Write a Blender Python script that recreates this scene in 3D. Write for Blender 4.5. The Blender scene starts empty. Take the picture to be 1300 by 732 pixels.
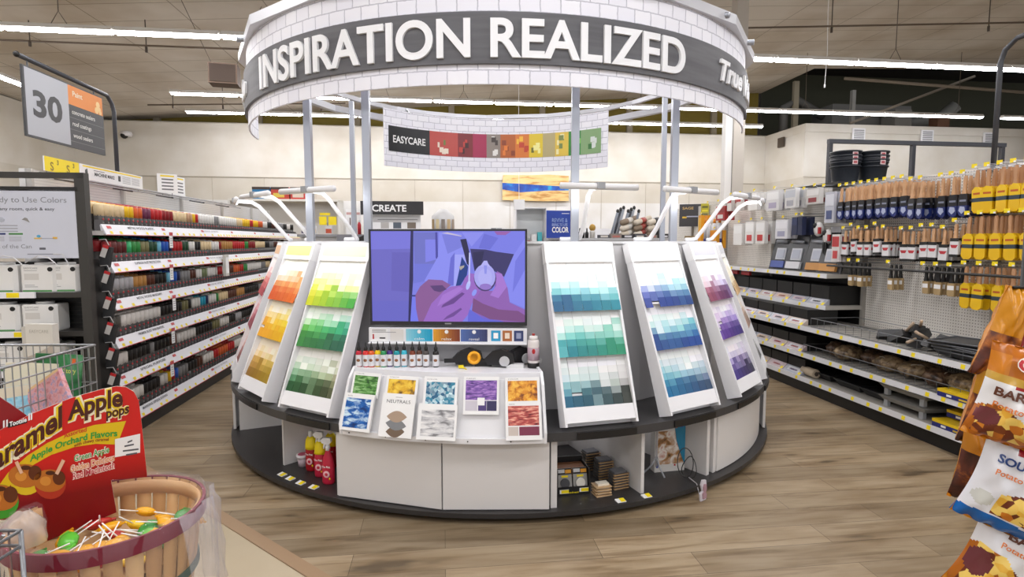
import bpy, bmesh, math, random
from mathutils import Matrix, Vector
R = random.Random(7)
sc = bpy.context.scene
C = sc.collection
PI = math.pi
rad = math.radians
# ---------------------------------------------------------------- camera, world, exposure
FPX, CAMH = 720.0, 1.55
PITCH = math.atan(60 / FPX)
cd = bpy.data.cameras.new('camera'); cam = bpy.data.objects.new('camera', cd); C.objects.link(cam)
cam.location = (0, 0, CAMH); cam.rotation_euler = (PI / 2 - PITCH, 0, 0)
cd.sensor_width = 36; cd.lens = 36 * FPX / 1300; cd.clip_start = .05; cd.clip_end = 100
sc.camera = cam
wd = bpy.data.worlds.new('world'); sc.world = wd; wd.use_nodes = True
wd.node_tree.nodes['Background'].inputs[0].default_value = (.97, .98, 1, 1)
wd.node_tree.nodes['Background'].inputs[1].default_value = .85
sc.view_settings.view_transform = 'Standard'
try: sc.view_settings.look = 'None'
except Exception: pass
sc.view_settings.exposure = 0.0
sc.view_settings.gamma = 1.0
sc.view_settings.use_curve_mapping = False
TUBE = 40.0      # ceiling fluorescent strength
BAR = 75.0       # kiosk lamp bar strength
# ---------------------------------------------------------------- frames
TH = rad(7.0); ct, st = math.cos(TH), math.sin(TH)
def F(u, v, z=0.0): return (u * ct - v * st, u * st + v * ct, z)      # aisle frame -> world
KC = (-.1, 5.3)
def K(r, a, z=0.0):                                                   # kiosk polar frame -> world
    a = rad(a); return (KC[0] + r * math.sin(a), KC[1] - r * math.cos(a), z)
# ---------------------------------------------------------------- materials
def lin(h):
    h = h.lstrip('#'); o = []
    for i in (0, 2, 4):
        c = int(h[i:i + 2], 16) / 255
        o.append(c / 12.92 if c <= .04045 else ((c + .055) / 1.055) ** 2.4)
    return (*o, 1)
MC = {}
def mat(h, rough=.5, metal=0, emit=0, alpha=1, spec=.5):
    k = (h, rough, metal, emit, alpha, spec)
    if k in MC: return MC[k]
    m = bpy.data.materials.new('surface_' + h.lstrip('#')); m.use_nodes = True
    b = m.node_tree.nodes['Principled BSDF']
    b.inputs['Base Color'].default_value = lin(h); b.inputs['Roughness'].default_value = rough
    b.inputs['Metallic'].default_value = metal; b.inputs['Specular IOR Level'].default_value = spec
    if emit:
        b.inputs['Base Color'].default_value = (0, 0, 0, 1)
        b.inputs['Emission Color'].default_value = lin(h); b.inputs['Emission Strength'].default_value = emit
    if alpha < 1: b.inputs['Alpha'].default_value = alpha
    MC[k] = m; return m
def nmat(name, rough=.5, spec=.5):
    m = bpy.data.materials.new(name); m.use_nodes = True; nt = m.node_tree
    b = nt.nodes['Principled BSDF']; b.inputs['Roughness'].default_value = rough
    b.inputs['Specular IOR Level'].default_value = spec
    return m, nt, b
def nd(nt, t, **kw):
    n = nt.nodes.new(t)
    for k, v in kw.items():
        if k in n.inputs: n.inputs[k].default_value = v
        else: setattr(n, k, v)
    return n
def ramp(nt, stops, src):
    n = nt.nodes.new('ShaderNodeValToRGB'); e = n.color_ramp.elements
    while len(e) < len(stops): e.new(.5)
    for i, (p, h) in enumerate(stops): e[i].position = p; e[i].color = lin(h)
    nt.links.new(src, n.inputs[0]); return n
def mixc(nt, t, a, b, fac):
    n = nt.nodes.new('ShaderNodeMix'); n.data_type = 'RGBA'; n.blend_type = t
    for s, v in ((6, a), (7, b), (0, fac)):
        if hasattr(v, 'type') and hasattr(v, 'links'): nt.links.new(v, n.inputs[s])
        else: n.inputs[s].default_value = v
    return n.outputs[2]
def plank_material():
    m, nt, b = nmat('plank_floor', .42, .35); L = nt.links.new
    tc = nd(nt, 'ShaderNodeTexCoord')
    br = nd(nt, 'ShaderNodeTexBrick', **{'Scale': 1.0, 'Mortar Size': .0016, 'Mortar Smooth': .3, 'Brick Width': 1.22, 'Row Height': .185, 'Bias': 0.0})
    br.offset = .37; br.inputs['Color1'].default_value = lin('#857762'); br.inputs['Color2'].default_value = lin('#a3937b'); br.inputs['Mortar'].default_value = lin('#5d5040')
    L(tc.outputs['Object'], br.inputs['Vector'])
    mp = nd(nt, 'ShaderNodeMapping'); mp.inputs['Scale'].default_value = (1.1, 11, 1); L(tc.outputs['Object'], mp.inputs[0])
    n1 = nd(nt, 'ShaderNodeTexNoise', **{'Scale': 1.6, 'Detail': 6.0, 'Roughness': .6, 'Distortion': .6}); L(mp.outputs[0], n1.inputs['Vector'])
    r1 = ramp(nt, [(.3, '#b7a893'), (.5, '#f2ece2'), (.72, '#ffffff')], n1.outputs['Fac'])
    mp2 = nd(nt, 'ShaderNodeMapping'); mp2.inputs['Scale'].default_value = (1.0, 3.5, 1); L(tc.outputs['Object'], mp2.inputs[0])
    vo = nd(nt, 'ShaderNodeTexNoise', **{'Scale': 2.1, 'Detail': 2.0}); L(mp2.outputs[0], vo.inputs['Vector'])
    r2 = ramp(nt, [(.27, '#6f5f4a'), (.35, '#d8cebf'), (.6, '#ffffff')], vo.outputs['Fac'])
    c = mixc(nt, 'MULTIPLY', br.outputs['Color'], r1.outputs[0], .85)
    c = mixc(nt, 'MULTIPLY', c, r2.outputs[0], .75); L(c, b.inputs['Base Color'])
    return m
def tile_material():
    m, nt, b = nmat('ceiling_tiles', .9, .1); L = nt.links.new
    tc = nd(nt, 'ShaderNodeTexCoord')
    br = nd(nt, 'ShaderNodeTexBrick', **{'Scale': 1.0, 'Mortar Size': .008, 'Mortar Smooth': .2, 'Brick Width': 1.22, 'Row Height': .61})
    br.offset = 0; br.inputs['Color1'].default_value = lin('#dad5cc'); br.inputs['Color2'].default_value = lin('#d5cfc6'); br.inputs['Mortar'].default_value = lin('#a29b90')
    L(tc.outputs['Object'], br.inputs['Vector'])
    n = nd(nt, 'ShaderNodeTexNoise', **{'Scale': .7, 'Detail': 4.0}); L(tc.outputs['Object'], n.inputs['Vector'])
    r = ramp(nt, [(.3, '#cfc4b4'), (.6, '#ffffff')], n.outputs['Fac'])
    L(mixc(nt, 'MULTIPLY', br.outputs['Color'], r.outputs[0], .7), b.inputs['Base Color'])
    return m
def wall_material(h, name):
    m, nt, b = nmat(name, .8, .2)
    tc = nd(nt, 'ShaderNodeTexCoord'); n = nd(nt, 'ShaderNodeTexNoise', **{'Scale': 1.5, 'Detail': 3.0})
    nt.links.new(tc.outputs['Object'], n.inputs['Vector'])
    r = ramp(nt, [(.3, '#f2efe9'), (.7, '#ffffff')], n.outputs['Fac'])
    nt.links.new(mixc(nt, 'MULTIPLY', lin(h), r.outputs[0], 1.0), b.inputs['Base Color'])
    return m
def brick_material(w, hgt, c1='#f4f4fb', c2='#ececf6', mo='#c0c0cc', ms=.0045, off=.5):
    m, nt, b = nmat('printed_brick', .5, .4)
    uv = nd(nt, 'ShaderNodeUVMap')
    br = nd(nt, 'ShaderNodeTexBrick', **{'Scale': 1.0, 'Mortar Size': ms, 'Mortar Smooth': .5, 'Brick Width': w, 'Row Height': hgt})
    br.offset = off
    n = nd(nt, 'ShaderNodeTexNoise', **{'Scale': 30.0}); nt.links.new(uv.outputs[0], n.inputs['Vector'])
    mx = nt.nodes.new('ShaderNodeVectorMath'); mx.operation = 'SCALE'; mx.inputs[3].default_value = .01
    nt.links.new(n.outputs['Color'], mx.inputs[0])
    ad = nt.nodes.new('ShaderNodeVectorMath'); ad.operation = 'ADD'
    nt.links.new(uv.outputs[0], ad.inputs[0]); nt.links.new(mx.outputs[0], ad.inputs[1]); nt.links.new(ad.outputs[0], br.inputs['Vector'])
    for k, v in (('Color1', c1), ('Color2', c2), ('Mortar', mo)): br.inputs[k].default_value = lin(v)
    nt.links.new(br.outputs['Color'], b.inputs['Base Color'])
    return m
def peg_material():
    m, nt, b = nmat('pegboard', .6, .3); L = nt.links.new
    tc = nd(nt, 'ShaderNodeTexCoord')
    sx = nt.nodes.new('ShaderNodeSeparateXYZ'); L(tc.outputs['Object'], sx.inputs[0])
    def cell(o):
        a = nt.nodes.new('ShaderNodeMath'); a.operation = 'MULTIPLY'; a.inputs[1].default_value = 1 / .0254; L(o, a.inputs[0])
        f = nt.nodes.new('ShaderNodeMath'); f.operation = 'FRACT'; L(a.outputs[0], f.inputs[0])
        s = nt.nodes.new('ShaderNodeMath'); s.operation = 'SUBTRACT'; s.inputs[1].default_value = .5; L(f.outputs[0], s.inputs[0])
        p = nt.nodes.new('ShaderNodeMath'); p.operation = 'POWER'; p.inputs[1].default_value = 2; L(s.outputs[0], p.inputs[0]); return p.outputs[0]
    ad = nt.nodes.new('ShaderNodeMath'); ad.operation = 'ADD'; L(cell(sx.outputs[1]), ad.inputs[0]); L(cell(sx.outputs[2]), ad.inputs[1])
    lt = nt.nodes.new('ShaderNodeMath'); lt.operation = 'LESS_THAN'; lt.inputs[1].default_value = .036; L(ad.outputs[0], lt.inputs[0])
    L(mixc(nt, 'MIX', lin('#dedad3'), lin('#77726a'), lt.outputs[0]), b.inputs['Base Color'])
    return m
def photo_material(name, stops, scale=12, kind='noise', stretch=(1, 1, 1), emit=0):
    m, nt, b = nmat(name, .35, .5)
    tc = nd(nt, 'ShaderNodeTexCoord'); mp = nd(nt, 'ShaderNodeMapping'); mp.inputs['Scale'].default_value = stretch
    nt.links.new(tc.outputs['Object'], mp.inputs[0])
    if kind == 'noise': n = nd(nt, 'ShaderNodeTexNoise', **{'Scale': scale, 'Detail': 5.0, 'Distortion': .5}); o = n.outputs['Fac']
    else: n = nd(nt, 'ShaderNodeTexVoronoi', **{'Scale': scale}); o = n.outputs['Color']
    nt.links.new(mp.outputs[0], n.inputs['Vector'])
    if kind != 'noise':
        s = nt.nodes.new('ShaderNodeSeparateColor'); nt.links.new(o, s.inputs[0]); o = s.outputs[0]
    r = ramp(nt, stops, o); nt.links.new(r.outputs[0], b.inputs['Base Color'])
    return m
WHITE = mat('#e9e9ec', .35); STEEL = mat('#b9bcc2', .3, .9); BLACK = mat('#141414', .5); DARK = mat('#2b2a29', .5)
YEL = mat('#f2d90c', .5); GREY = mat('#8d8d90', .5); PAPER = mat('#efefef', .6); WOOD = mat('#c08f5e', .55); RED = mat('#b51f24', .5)
MET = mat('#a5a9b3', .35, .55)
# ---------------------------------------------------------------- mesh builder
TXT = {}
def textgeo(s, off=0.0, ext=0.0, res=3):
    k = (s, off, ext, res)
    if k in TXT: return TXT[k]
    cu = bpy.data.curves.new('t', 'FONT'); cu.body = s; cu.size = 1; cu.offset = off; cu.extrude = ext; cu.resolution_u = res
    ob = bpy.data.objects.new('t', cu); C.objects.link(ob)
    dg = bpy.context.evaluated_depsgraph_get(); dg.update()
    me = bpy.data.meshes.new_from_object(ob.evaluated_get(dg))
    vs = [tuple(v.co) for v in me.vertices]; fs = [tuple(p.vertices) for p in me.polygons]
    bpy.data.objects.remove(ob); bpy.data.meshes.remove(me); bpy.data.curves.remove(cu)
    x0 = min(v[0] for v in vs); x1 = max(v[0] for v in vs)
    TXT[k] = (vs, fs, x0, x1); return TXT[k]
class MB:
    def __init__(s, T=None):
        s.v = []; s.f = []; s.mi = []; s.mats = []; s.uv = {}; s.T = T; s.sm = []; s.smooth = False; s.last = 0
    def m(s, mt):
        if mt not in s.mats: s.mats.append(mt)
        return s.mats.index(mt)
    def add(s, vs, fs, mt, uvs=None):
        b = len(s.v); i = s.m(mt) if not isinstance(mt, (list, tuple)) else None
        s.v += [tuple(s.T @ Vector(p)) for p in vs] if s.T is not None else [tuple(p) for p in vs]
        for k, f in enumerate(fs):
            if uvs: s.uv[len(s.f)] = uvs[k]
            s.f.append(tuple(b + q for q in f)); s.mi.append(i if i is not None else s.m(mt[k])); s.sm.append(s.smooth)
        return s
    def quad(s, a, b, c, d, mt): return s.add([a, b, c, d], [(0, 1, 2, 3)], mt)
    def box(s, x0, x1, y0, y1, z0, z1, mt):
        vs = [(x, y, z) for z in (z0, z1) for x, y in ((x0, y0), (x1, y0), (x1, y1), (x0, y1))]
        return s.add(vs, [(3, 2, 1, 0), (4, 5, 6, 7), (0, 1, 5, 4), (1, 2, 6, 5), (2, 3, 7, 6), (3, 0, 4, 7)], mt)
    def hexa(s, p, mt):   # 8 points, bottom 4 then top 4
        return s.add(p, [(3, 2, 1, 0), (4, 5, 6, 7), (0, 1, 5, 4), (1, 2, 6, 5), (2, 3, 7, 6), (3, 0, 4, 7)], mt)
    def rect(s, x0, x1, z0, z1, y, mt):  # flat print facing -Y
        return s.add([(x0, y, z0), (x1, y, z0), (x1, y, z1), (x0, y, z1)], [(0, 1, 2, 3)], mt)
    def prism(s, pts, y0, y1, mt, side=None):  # outline in XZ, extruded in Y
        n = len(pts)
        vs = [(x, y0, z) for x, z in pts] + [(x, y1, z) for x, z in pts]
        fs = [tuple(range(n)), tuple(range(2 * n - 1, n - 1, -1))]
        ms = [mt, mt]
        for i in range(n): fs.append((i, n + i, n + (i + 1) % n, (i + 1) % n)); ms.append(side or mt)
        return s.add(vs, fs, ms)
    def lathe(s, prof, n, mt, x=0, y=0, a0=0, a1=2 * PI, sx=1, sy=1, cap=True):
        full = abs(a1 - a0 - 2 * PI) < 1e-6; k = n if full else n + 1
        vs = [(x + r * math.cos(a0 + (a1 - a0) * i / n) * sx, y + r * math.sin(a0 + (a1 - a0) * i / n) * sy, z) for r, z in prof for i in range(k)]
        fs = []
        for j in range(len(prof) - 1):
            for i in range(n):
                i2 = (i + 1) % k; fs.append((j * k + i, j * k + i2, (j + 1) * k + i2, (j + 1) * k + i))
        cap = cap and full
        if cap:
            fs.append(tuple(range(k - 1, -1, -1))); fs.append(tuple((len(prof) - 1) * k + i for i in range(k)))
        o = s.smooth; s.smooth = True; s.add(vs, fs, mt)
        if cap: s.sm[-1] = False; s.sm[-2] = False
        s.smooth = o; return s
    def tube(s, pts, r, mt, n=8, closed=False):
        P = [Vector(p) for p in pts]; vs = []; m = len(P); up = Vector((0, 0, 1)); prev = None
        for i, p in enumerate(P):
            if closed: t = P[(i + 1) % m] - P[i - 1]
            else: t = (P[min(i + 1, m - 1)] - P[max(i - 1, 0)])
            t.normalize()
            a = prev if prev is not None else (up if abs(t.z) < .95 else Vector((1, 0, 0)))
            e1 = a - t * a.dot(t)
            if e1.length < 1e-5: e1 = Vector((1, 0, 0)) - t * t.x
            e1.normalize(); prev = e1; e2 = t.cross(e1)
            for k in range(n):
                an = 2 * PI * (k + .5) / n; vs.append(tuple(p + (e1 * math.cos(an) + e2 * math.sin(an)) * r))
        fs = []
        for i in range(m if closed else m - 1):
            j = (i + 1) % m
            for k in range(n): fs.append((i * n + k, i * n + (k + 1) % n, j * n + (k + 1) % n, j * n + k))
        if not closed: fs.append(tuple(range(n - 1, -1, -1))); fs.append(tuple((m - 1) * n + k for k in range(n)))
        o = s.smooth; s.smooth = n > 5; s.add(vs, fs, mt); s.smooth = o; return s
    def ball(s, c, rx, ry, rz, mt, n=10, m=6):
        prof = [(math.sin(PI * j / m), -math.cos(PI * j / m)) for j in range(m + 1)]
        vs = [(c[0] + rx * max(r, .001) * math.cos(2 * PI * i / n), c[1] + ry * max(r, .001) * math.sin(2 * PI * i / n), c[2] + rz * z) for r, z in prof for i in range(n)]
        fs = [(j * n + i, j * n + (i + 1) % n, (j + 1) * n + (i + 1) % n, (j + 1) * n + i) for j in range(m) for i in range(n)]
        o = s.smooth; s.smooth = True; s.add(vs, fs, mt); s.smooth = o; return s
    def arc(s, r0, r1, z0, z1, a0, a1, n, mt, rt0=None, rt1=None):
        """ring sector, degrees from the front (-Y); r0 inner r1 outer; rt = radii at the top"""
        rt0 = r0 if rt0 is None else rt0; rt1 = r1 if rt1 is None else rt1
        vs = []
        for i in range(n + 1):
            a = rad(a0 + (a1 - a0) * i / n); sa, ca = math.sin(a), -math.cos(a)
            vs += [(r0 * sa, r0 * ca, z0), (r1 * sa, r1 * ca, z0), (rt1 * sa, rt1 * ca, z1), (rt0 * sa, rt0 * ca, z1)]
        fs = []; uvs = []
        for i in range(n):
            b = 4 * i; c = b + 4; u0 = r1 * rad(a0 + (a1 - a0) * i / n); u1 = r1 * rad(a0 + (a1 - a0) * (i + 1) / n)
            fs += [(b + 1, c + 1, c + 2, b + 2), (b + 2, c + 2, c + 3, b + 3), (c, b, b + 3, c + 3), (b, c, c + 1, b + 1)]
            uvs += [[(u0, z0), (u1, z0), (u1, z1), (u0, z1)], [(0, 0)] * 4, [(u1, z0), (u0, z0), (u0, z1), (u1, z1)], [(0, 0)] * 4]
        if abs(a1 - a0) < 359.9:
            fs += [(0, 1, 2, 3), (4 * n + 3, 4 * n + 2, 4 * n + 1, 4 * n)]; uvs += [[(0, 0)] * 4] * 2
        return s.add(vs, fs, mt, uvs)
    def text(s, t, w=None, h=.1, at=(0, 0, 0), mt=None, off=0.0, ext=0.0, warp=None, rot=0, align='C', sx=1, shear=0, res=3):
        """text in the XZ plane facing -Y; h = size; w = fitted width; warp maps (x, out, z) to a point"""
        vs, fs, x0, x1 = textgeo(t, off, ext / h if h else 0, res)
        kx = h * sx
        if w: kx = w / (x1 - x0)
        a0 = {'C': (x0 + x1) / 2, 'L': x0, 'R': x1}[align]; cr, sr = math.cos(rot), math.sin(rot); o = []
        for x, y, z in vs:
            px = (x - a0 + shear * y) * kx; pz = y * h; px, pz = px * cr - pz * sr, px * sr + pz * cr; out = z * h
            o.append(warp(px + at[0], out - at[1], pz + at[2]) if warp else (px + at[0], at[1] - out, pz + at[2]))
        return s.add(o, fs, mt)
    def build(s, name, parent=None, loc=None, rz=None, recalc=True):
        me = bpy.data.meshes.new(name); me.from_pydata(s.v, [], s.f)
        for m in s.mats: me.materials.append(m)
        me.polygons.foreach_set('material_index', s.mi); me.polygons.foreach_set('use_smooth', s.sm)
        if s.uv:
            ul = me.uv_layers.new(name='UVMap')
            for p in me.polygons:
                if p.index in s.uv:
                    for li, q in zip(p.loop_indices, s.uv[p.index]): ul.data[li].uv = q
        me.update()
        ob = bpy.data.objects.new(name, me); C.objects.link(ob)
        if parent: ob.parent = parent
        if loc is not None: ob.location = loc
        if rz is not None: ob.rotation_euler = (0, 0, rz)
        return ob
def tag(o, label, cat, group=None, kind=None):
    o['label'] = label
    if cat: o['category'] = cat
    if group: o['group'] = group
    if kind: o['kind'] = kind
    return o
def thing(name, label, cat, loc=(0, 0, 0), rz=0, group=None):
    o = bpy.data.objects.new(name, None); C.objects.link(o); o.empty_display_size = .1
    o.location = loc; o.rotation_euler = rz if isinstance(rz, tuple) else (0, 0, rz); return tag(o, label, cat, group)
def struct(m, name, loc=None, rz=None):
    o = m.build(name, None, loc, rz); o['kind'] = 'structure'; return o
def dup(root, loc, rot, label, group=None):
    r = root.copy(); C.objects.link(r); r.location = loc
    r.rotation_euler = rot if isinstance(rot, tuple) else (0, 0, rot); r['label'] = label
    if group: r['group'] = group
    for ch in root.children:
        c = ch.copy(); C.objects.link(c); c.parent = r
        for g in ch.children:
            d = g.copy(); C.objects.link(d); d.parent = c
    return r
class Stock:                                        # first use moves the prototype itself, later uses copy it
    def __init__(s): s.p = {}
    def put(s, key, make, loc, rot, label, group=None):
        if key not in s.p:
            o = make(); s.p[key] = o; o.location = loc; o.rotation_euler = rot if isinstance(rot, tuple) else (0, 0, rot); o['label'] = label
            if group: o['group'] = group
            return o
        return dup(s.p[key], loc, rot, label, group)
ST = Stock()
ORD = ['first', 'second', 'third', 'fourth', 'fifth', 'sixth', 'seventh', 'eighth', 'ninth', 'tenth', 'eleventh', 'twelfth', 'thirteenth', 'fourteenth', 'fifteenth', 'sixteenth', 'seventeenth', 'eighteenth', 'nineteenth', 'twentieth']
def ordw(i):
    if i < 20: return ORD[i]
    t = {2: 'twenty', 3: 'thirty', 4: 'forty', 5: 'fifty', 6: 'sixty'}[(i + 1) // 10]
    return t + '-' + ORD[(i + 1) % 10 - 1] if (i + 1) % 10 else t[:-1] + 'ieth'

# ================================================================ SETTING
PLANK = plank_material(); TILE = tile_material()
WCREAM = wall_material('#dcd8d0', 'cream_wall'); WCREAM2 = wall_material('#d2cdc3', 'cream_wall_lower'); WWHITE = wall_material('#e4e4e4', 'white_slatwall'); OLIVE = wall_material('#75672e', 'olive_panel')
CONC = wall_material('#b3a68f', 'beige_tile_floor'); SEAM = mat('#b3ab9c', .7)
m = MB(); m.quad((-14, -6, 0), (25, -6, 0), (25, 18, 0), (-14, 18, 0), PLANK); struct(m, 'floor', rz=TH)
# beige tile patch in the near left corner with its wooden edge strip
m = MB(); px = [(-1.34, 2.80), (-.42, 2.09), (-.42, -5), (-6, -5), (-6, 6.47)]
m.add([(x, y, .004) for x, y in px], [(4, 3, 2, 1, 0)], CONC); struct(m, 'trim_1')
def strip(p, q, w, z0, z1, mt):
    p = Vector((*p, 0)); q = Vector((*q, 0)); d = (q - p).normalized(); n = Vector((-d.y, d.x, 0)) * w
    m = MB(); m.hexa([tuple(a + Vector((0, 0, z))) for z in (z0, z1) for a in (p, q, q + n, p + n)], mt); return m
struct(strip((-6, 6.40), (-.38, 2.06), .07, .001, .009, mat('#94795c', .5)), 'trim_2')
# ceiling, rising to the right
def ceil_z(u): return 5.05 + .07 * u
m = MB(); m.add([(-9, -6, ceil_z(-9)), (24, -6, ceil_z(16)), (24, 13.0, ceil_z(16)), (8.9, 13.0, ceil_z(8.9)), (8.9, 15.4, ceil_z(8.9)), (-9, 15.4, ceil_z(-9))], [(5, 4, 3, 2, 1, 0)], TILE); struct(m, 'ceiling', rz=TH)
m = MB(); m.box(-8.9, 8.8, 14.8, 14.95, 2.56, 3.12, WCREAM2); m.box(-8.9, 8.8, 14.8, 14.95, 3.12, 4.42, WCREAM)
m.box(-8.9, 8.8, 14.8, 14.95, 0, 2.56, WWHITE); m.box(-8.9, 8.8, 14.78, 14.8, 3.11, 3.125, SEAM)
for i in range(15): m.box(-8 + i * 1.22, -7.992 + i * 1.22, 14.79, 14.8, 0, 3.11, SEAM)
struct(m, 'wall_back', rz=TH)
m = MB(); m.box(-8.9, 8.8, 15.25, 15.35, 4.3, 6.2, OLIVE); m.box(-8.9, 8.8, 14.8, 15.3, 4.40, 4.42, WCREAM)
for i in range(8): m.box(-7 + i * 2.4, -6.85 + i * 2.4, 15.15, 15.25, 4.4, 6.0, mat('#8d836f', .7))
struct(m, 'wall_upper', rz=TH)
m = MB(); m.box(-8.9, -8.6, -6, 15, 0, 3.1, WCREAM2); m.box(-8.9, -8.6, -6, 15, 3.1, 4.42, WCREAM); struct(m, 'wall_left', rz=TH)
m = MB(); m.box(8.8, 24.5, 13.1, 15, 0, 3.12, WCREAM2); m.box(8.8, 24.5, 13.1, 15, 3.12, 4.2, WCREAM); m.box(8.78, 24.5, 13.07, 15, 4.2, 4.4, WCREAM)
m.box(8.79, 24.5, 13.09, 13.1, 3.11, 3.13, SEAM); struct(m, 'wall_right', rz=TH)
m = MB(); m.box(24, 24.2, -6, 13.1, 0, 6.3, WCREAM); struct(m, 'wall_far_right', rz=TH)
# open roof space above the box room
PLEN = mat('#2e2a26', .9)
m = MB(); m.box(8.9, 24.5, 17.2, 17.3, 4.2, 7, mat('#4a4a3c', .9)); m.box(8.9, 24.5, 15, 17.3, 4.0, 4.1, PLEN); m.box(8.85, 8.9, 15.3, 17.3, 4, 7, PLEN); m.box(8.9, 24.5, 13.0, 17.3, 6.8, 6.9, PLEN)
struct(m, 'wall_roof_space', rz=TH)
du = thing('ventilation_duct', 'grey metal ducts in the dark open roof space above the box room', 'duct', F(12, 14.6, 4.4), TH)
m = MB(); m.box(-1.2, 1.2, .3, 1.2, .25, .95, mat('#63625f', .6)); m.build('duct_box', du)
m = MB(); m.tube([(-2.4, .7, .0), (-2.4, .7, .9), (-2.0, .7, 1.1), (-1.2, .7, .7)], .12, mat('#55534f', .6), 10); m.build('duct_pipe', du); m = MB(); m.tube([(1.2, .7, .55), (2.2, .5, .6), (2.6, .3, 1.0)], .17, mat('#7b7a76', .5), 10); m.build('duct_pipe', du)
for q_, (n_, c_) in {(.2, .7, -.3, .2, .05, .7): ('duct_cabinet', '#73706a'), (1.4, 1.75, -.4, -.1, .05, .55): ('junction_box', '#6d4a35'), (-1.0, -.9, -.2, -.1, 0, 1.2): ('duct_post', '#8f8d88')}.items(): m = MB(); m.box(*q_, mat(c_)); m.build(n_, du)
for i, (u0, v0, u1, v1, zz0, zz1) in enumerate(((9.4, 12.6, 15.4, 12.2, 5.35, 5.0), (10.2, 13.4, 13.4, 13.2, 4.5, 5.7))):
    m = MB(); m.tube([F(u0, v0, zz0), F(u1, v1, zz1)], .035, mat('#8b8174', .6), 6); tag(m.build('roof_strut'), ['long pale strut under the ceiling edge at right', 'diagonal strut in the dark roof space at right'][i], 'strut')
# column with white conduit
co = thing('store_column', 'grey square column reaching the ceiling behind the right of the kiosk', 'column', F(4.56, 8.5), TH)
m = MB(); m.box(-.09, .09, -.09, .09, 0, ceil_z(4.62), mat('#b7b0a6', .6)); m.build('column_shaft', co)
m = MB(); m.box(-.21, -.1, -.07, .05, 0, 3.9, mat('#dad8d4', .5)); m.box(-.10, -.09, -.07, .0, 0, 3.9, mat('#6f6e6d', .5)); m.build('conduit_cover', co)

# ---------------------------------------------------------------- ceiling lights
TUBEM = mat('#fdfcff', .5, 0, TUBE); HOUS = mat('#d8d6d2', .5)
def make_light():
    t = thing('ceiling_light', '', 'ceiling light')
    m = MB(); m.add([(-.605, -.07, 0), (.605, -.07, 0), (.605, .07, 0), (-.605, .07, 0), (-.605, -.035, .06), (.605, -.035, .06), (.605, .035, .06), (-.605, .035, .06)],
                    [(4, 5, 6, 7), (0, 1, 5, 4), (1, 2, 6, 5), (2, 3, 7, 6), (3, 0, 4, 7)], HOUS); m.build('light_housing', t)
    m = MB(); m.smooth = True; n = 6
    vs = [(x, .06 * math.cos(PI * k / n), -.03 * math.sin(PI * k / n)) for x in (-.585, .585) for k in range(n + 1)]
    m.add(vs, [(k, k + 1, n + 2 + k, n + 1 + k) for k in range(n)], TUBEM); m.build('light_tube', t)
    return t
def hanger(u, v, z, which):
    m = MB(); zc = ceil_z(u); m.tube([(0, 0, .22), (0, 0, zc - z)], .006, mat('#5a5148'), 5); m.tube([(-.1, 0, .05), (0, 0, .22), (.1, 0, .05)], .005, mat('#5a5148'), 5)
    tag(m.build('light_hanger', None, F(u, v, z), TH), which, 'hanger')
rows = [('nearest visible row', 7.72, 4.1, -6.43, 14), ('middle row', 11.75, 4.35, -5.1, 15), ('farthest row', 13.6, 4.4, -5.6, 11),
        ('row overhead', 4.2, 4.1, -6.4, 12), ('row behind', 1.2, 4.1, -6.4, 12), ('rearmost row', -1.8, 4.1, -6.4, 12)]
for ri, (nm, v, z, u0, n) in enumerate(rows):
    for i in range(n):
        u = u0 + .62 + i * 1.235
        if ri == 1 and i == 14: u += .5
        ST.put('light', make_light, F(u, v, z), TH, f'{ordw(i)} fluorescent strip light from the left in the {nm} under the ceiling', 'fluorescent strip lights')
        if ri < 2 and i % 3 == 1: hanger(u, v, z, f'wire hanger over the {ordw(i)} light of the {nm}')
for i in range(4):
    ST.put('light', make_light, F(-6.8, 7.2 + i * 1.235, 4.1), TH + PI / 2, f'{ordw(i)} strip light of the row running along the left wall', 'fluorescent strip lights')
# sprinkler pipes
for i, (u0, v0, u1, v1, z) in enumerate(((-6.5, 9.0, -.5, 9.3, 4.35), (2.5, 9.0, 12, 7.6, 4.85), (-6, 12.8, -2, 12.6, 4.35))):
    t = thing('sprinkler_pipe', ['thin dark pipe across the ceiling at left', 'thin dark sprinkler pipe across the ceiling at right', 'thin pipe low under the ceiling near the back wall'][i], 'pipe')
    m = MB(); m.tube([F(u0, v0, z), F(u1, v1, z + .1)], .014, mat('#5f5143', .6), 6); m.build('pipe_run', t)
    for k in range(4):
        f_ = (k + .5) / 4; u = u0 + (u1 - u0) * f_; v = v0 + (v1 - v0) * f_
        m = MB(); m.tube([F(u, v, z), F(u, v, ceil_z(u))], .008, mat('#4b4138'), 5); m.tube([F(u, v, z + .02), F(u, v, z - .06)], .018, mat('#4b4138'), 6); m.build('pipe_hanger', t)
t = thing('ceiling_speaker', 'brown wooden speaker box hung on wires beside the canopy', 'speaker', F(-2.94, 8.42, 3.68), TH + .15)
m = MB(); m.box(-.18, .18, -.13, .13, 0, .27, mat('#5b4636', .6)); m.build('speaker_box', t)
m = MB(); m.box(-.16, .16, -.14, -.13, .02, .25, mat('#3c3028', .9)); m.build('speaker_grille', t)
m = MB()
for sx in (-1, 1): m.tube([(sx * .15, 0, .27), (sx * .5, 0, 1.1)], .004, mat('#4b4138'), 5)
m.build('speaker_wire', t)
t = thing('security_camera', 'white dome security camera high on the back wall at left', 'security camera', F(-7.37, 14.64, 4.06), TH)
m = MB(); m.lathe([(.11, -.05), (.13, 0), (.11, .06)], 14, WHITE); m.build('camera_base', t)
m = MB(); m.ball((-.02, -.05, -.03), .08, .08, .08, BLACK, 12, 8); m.build('camera_dome', t)
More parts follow.
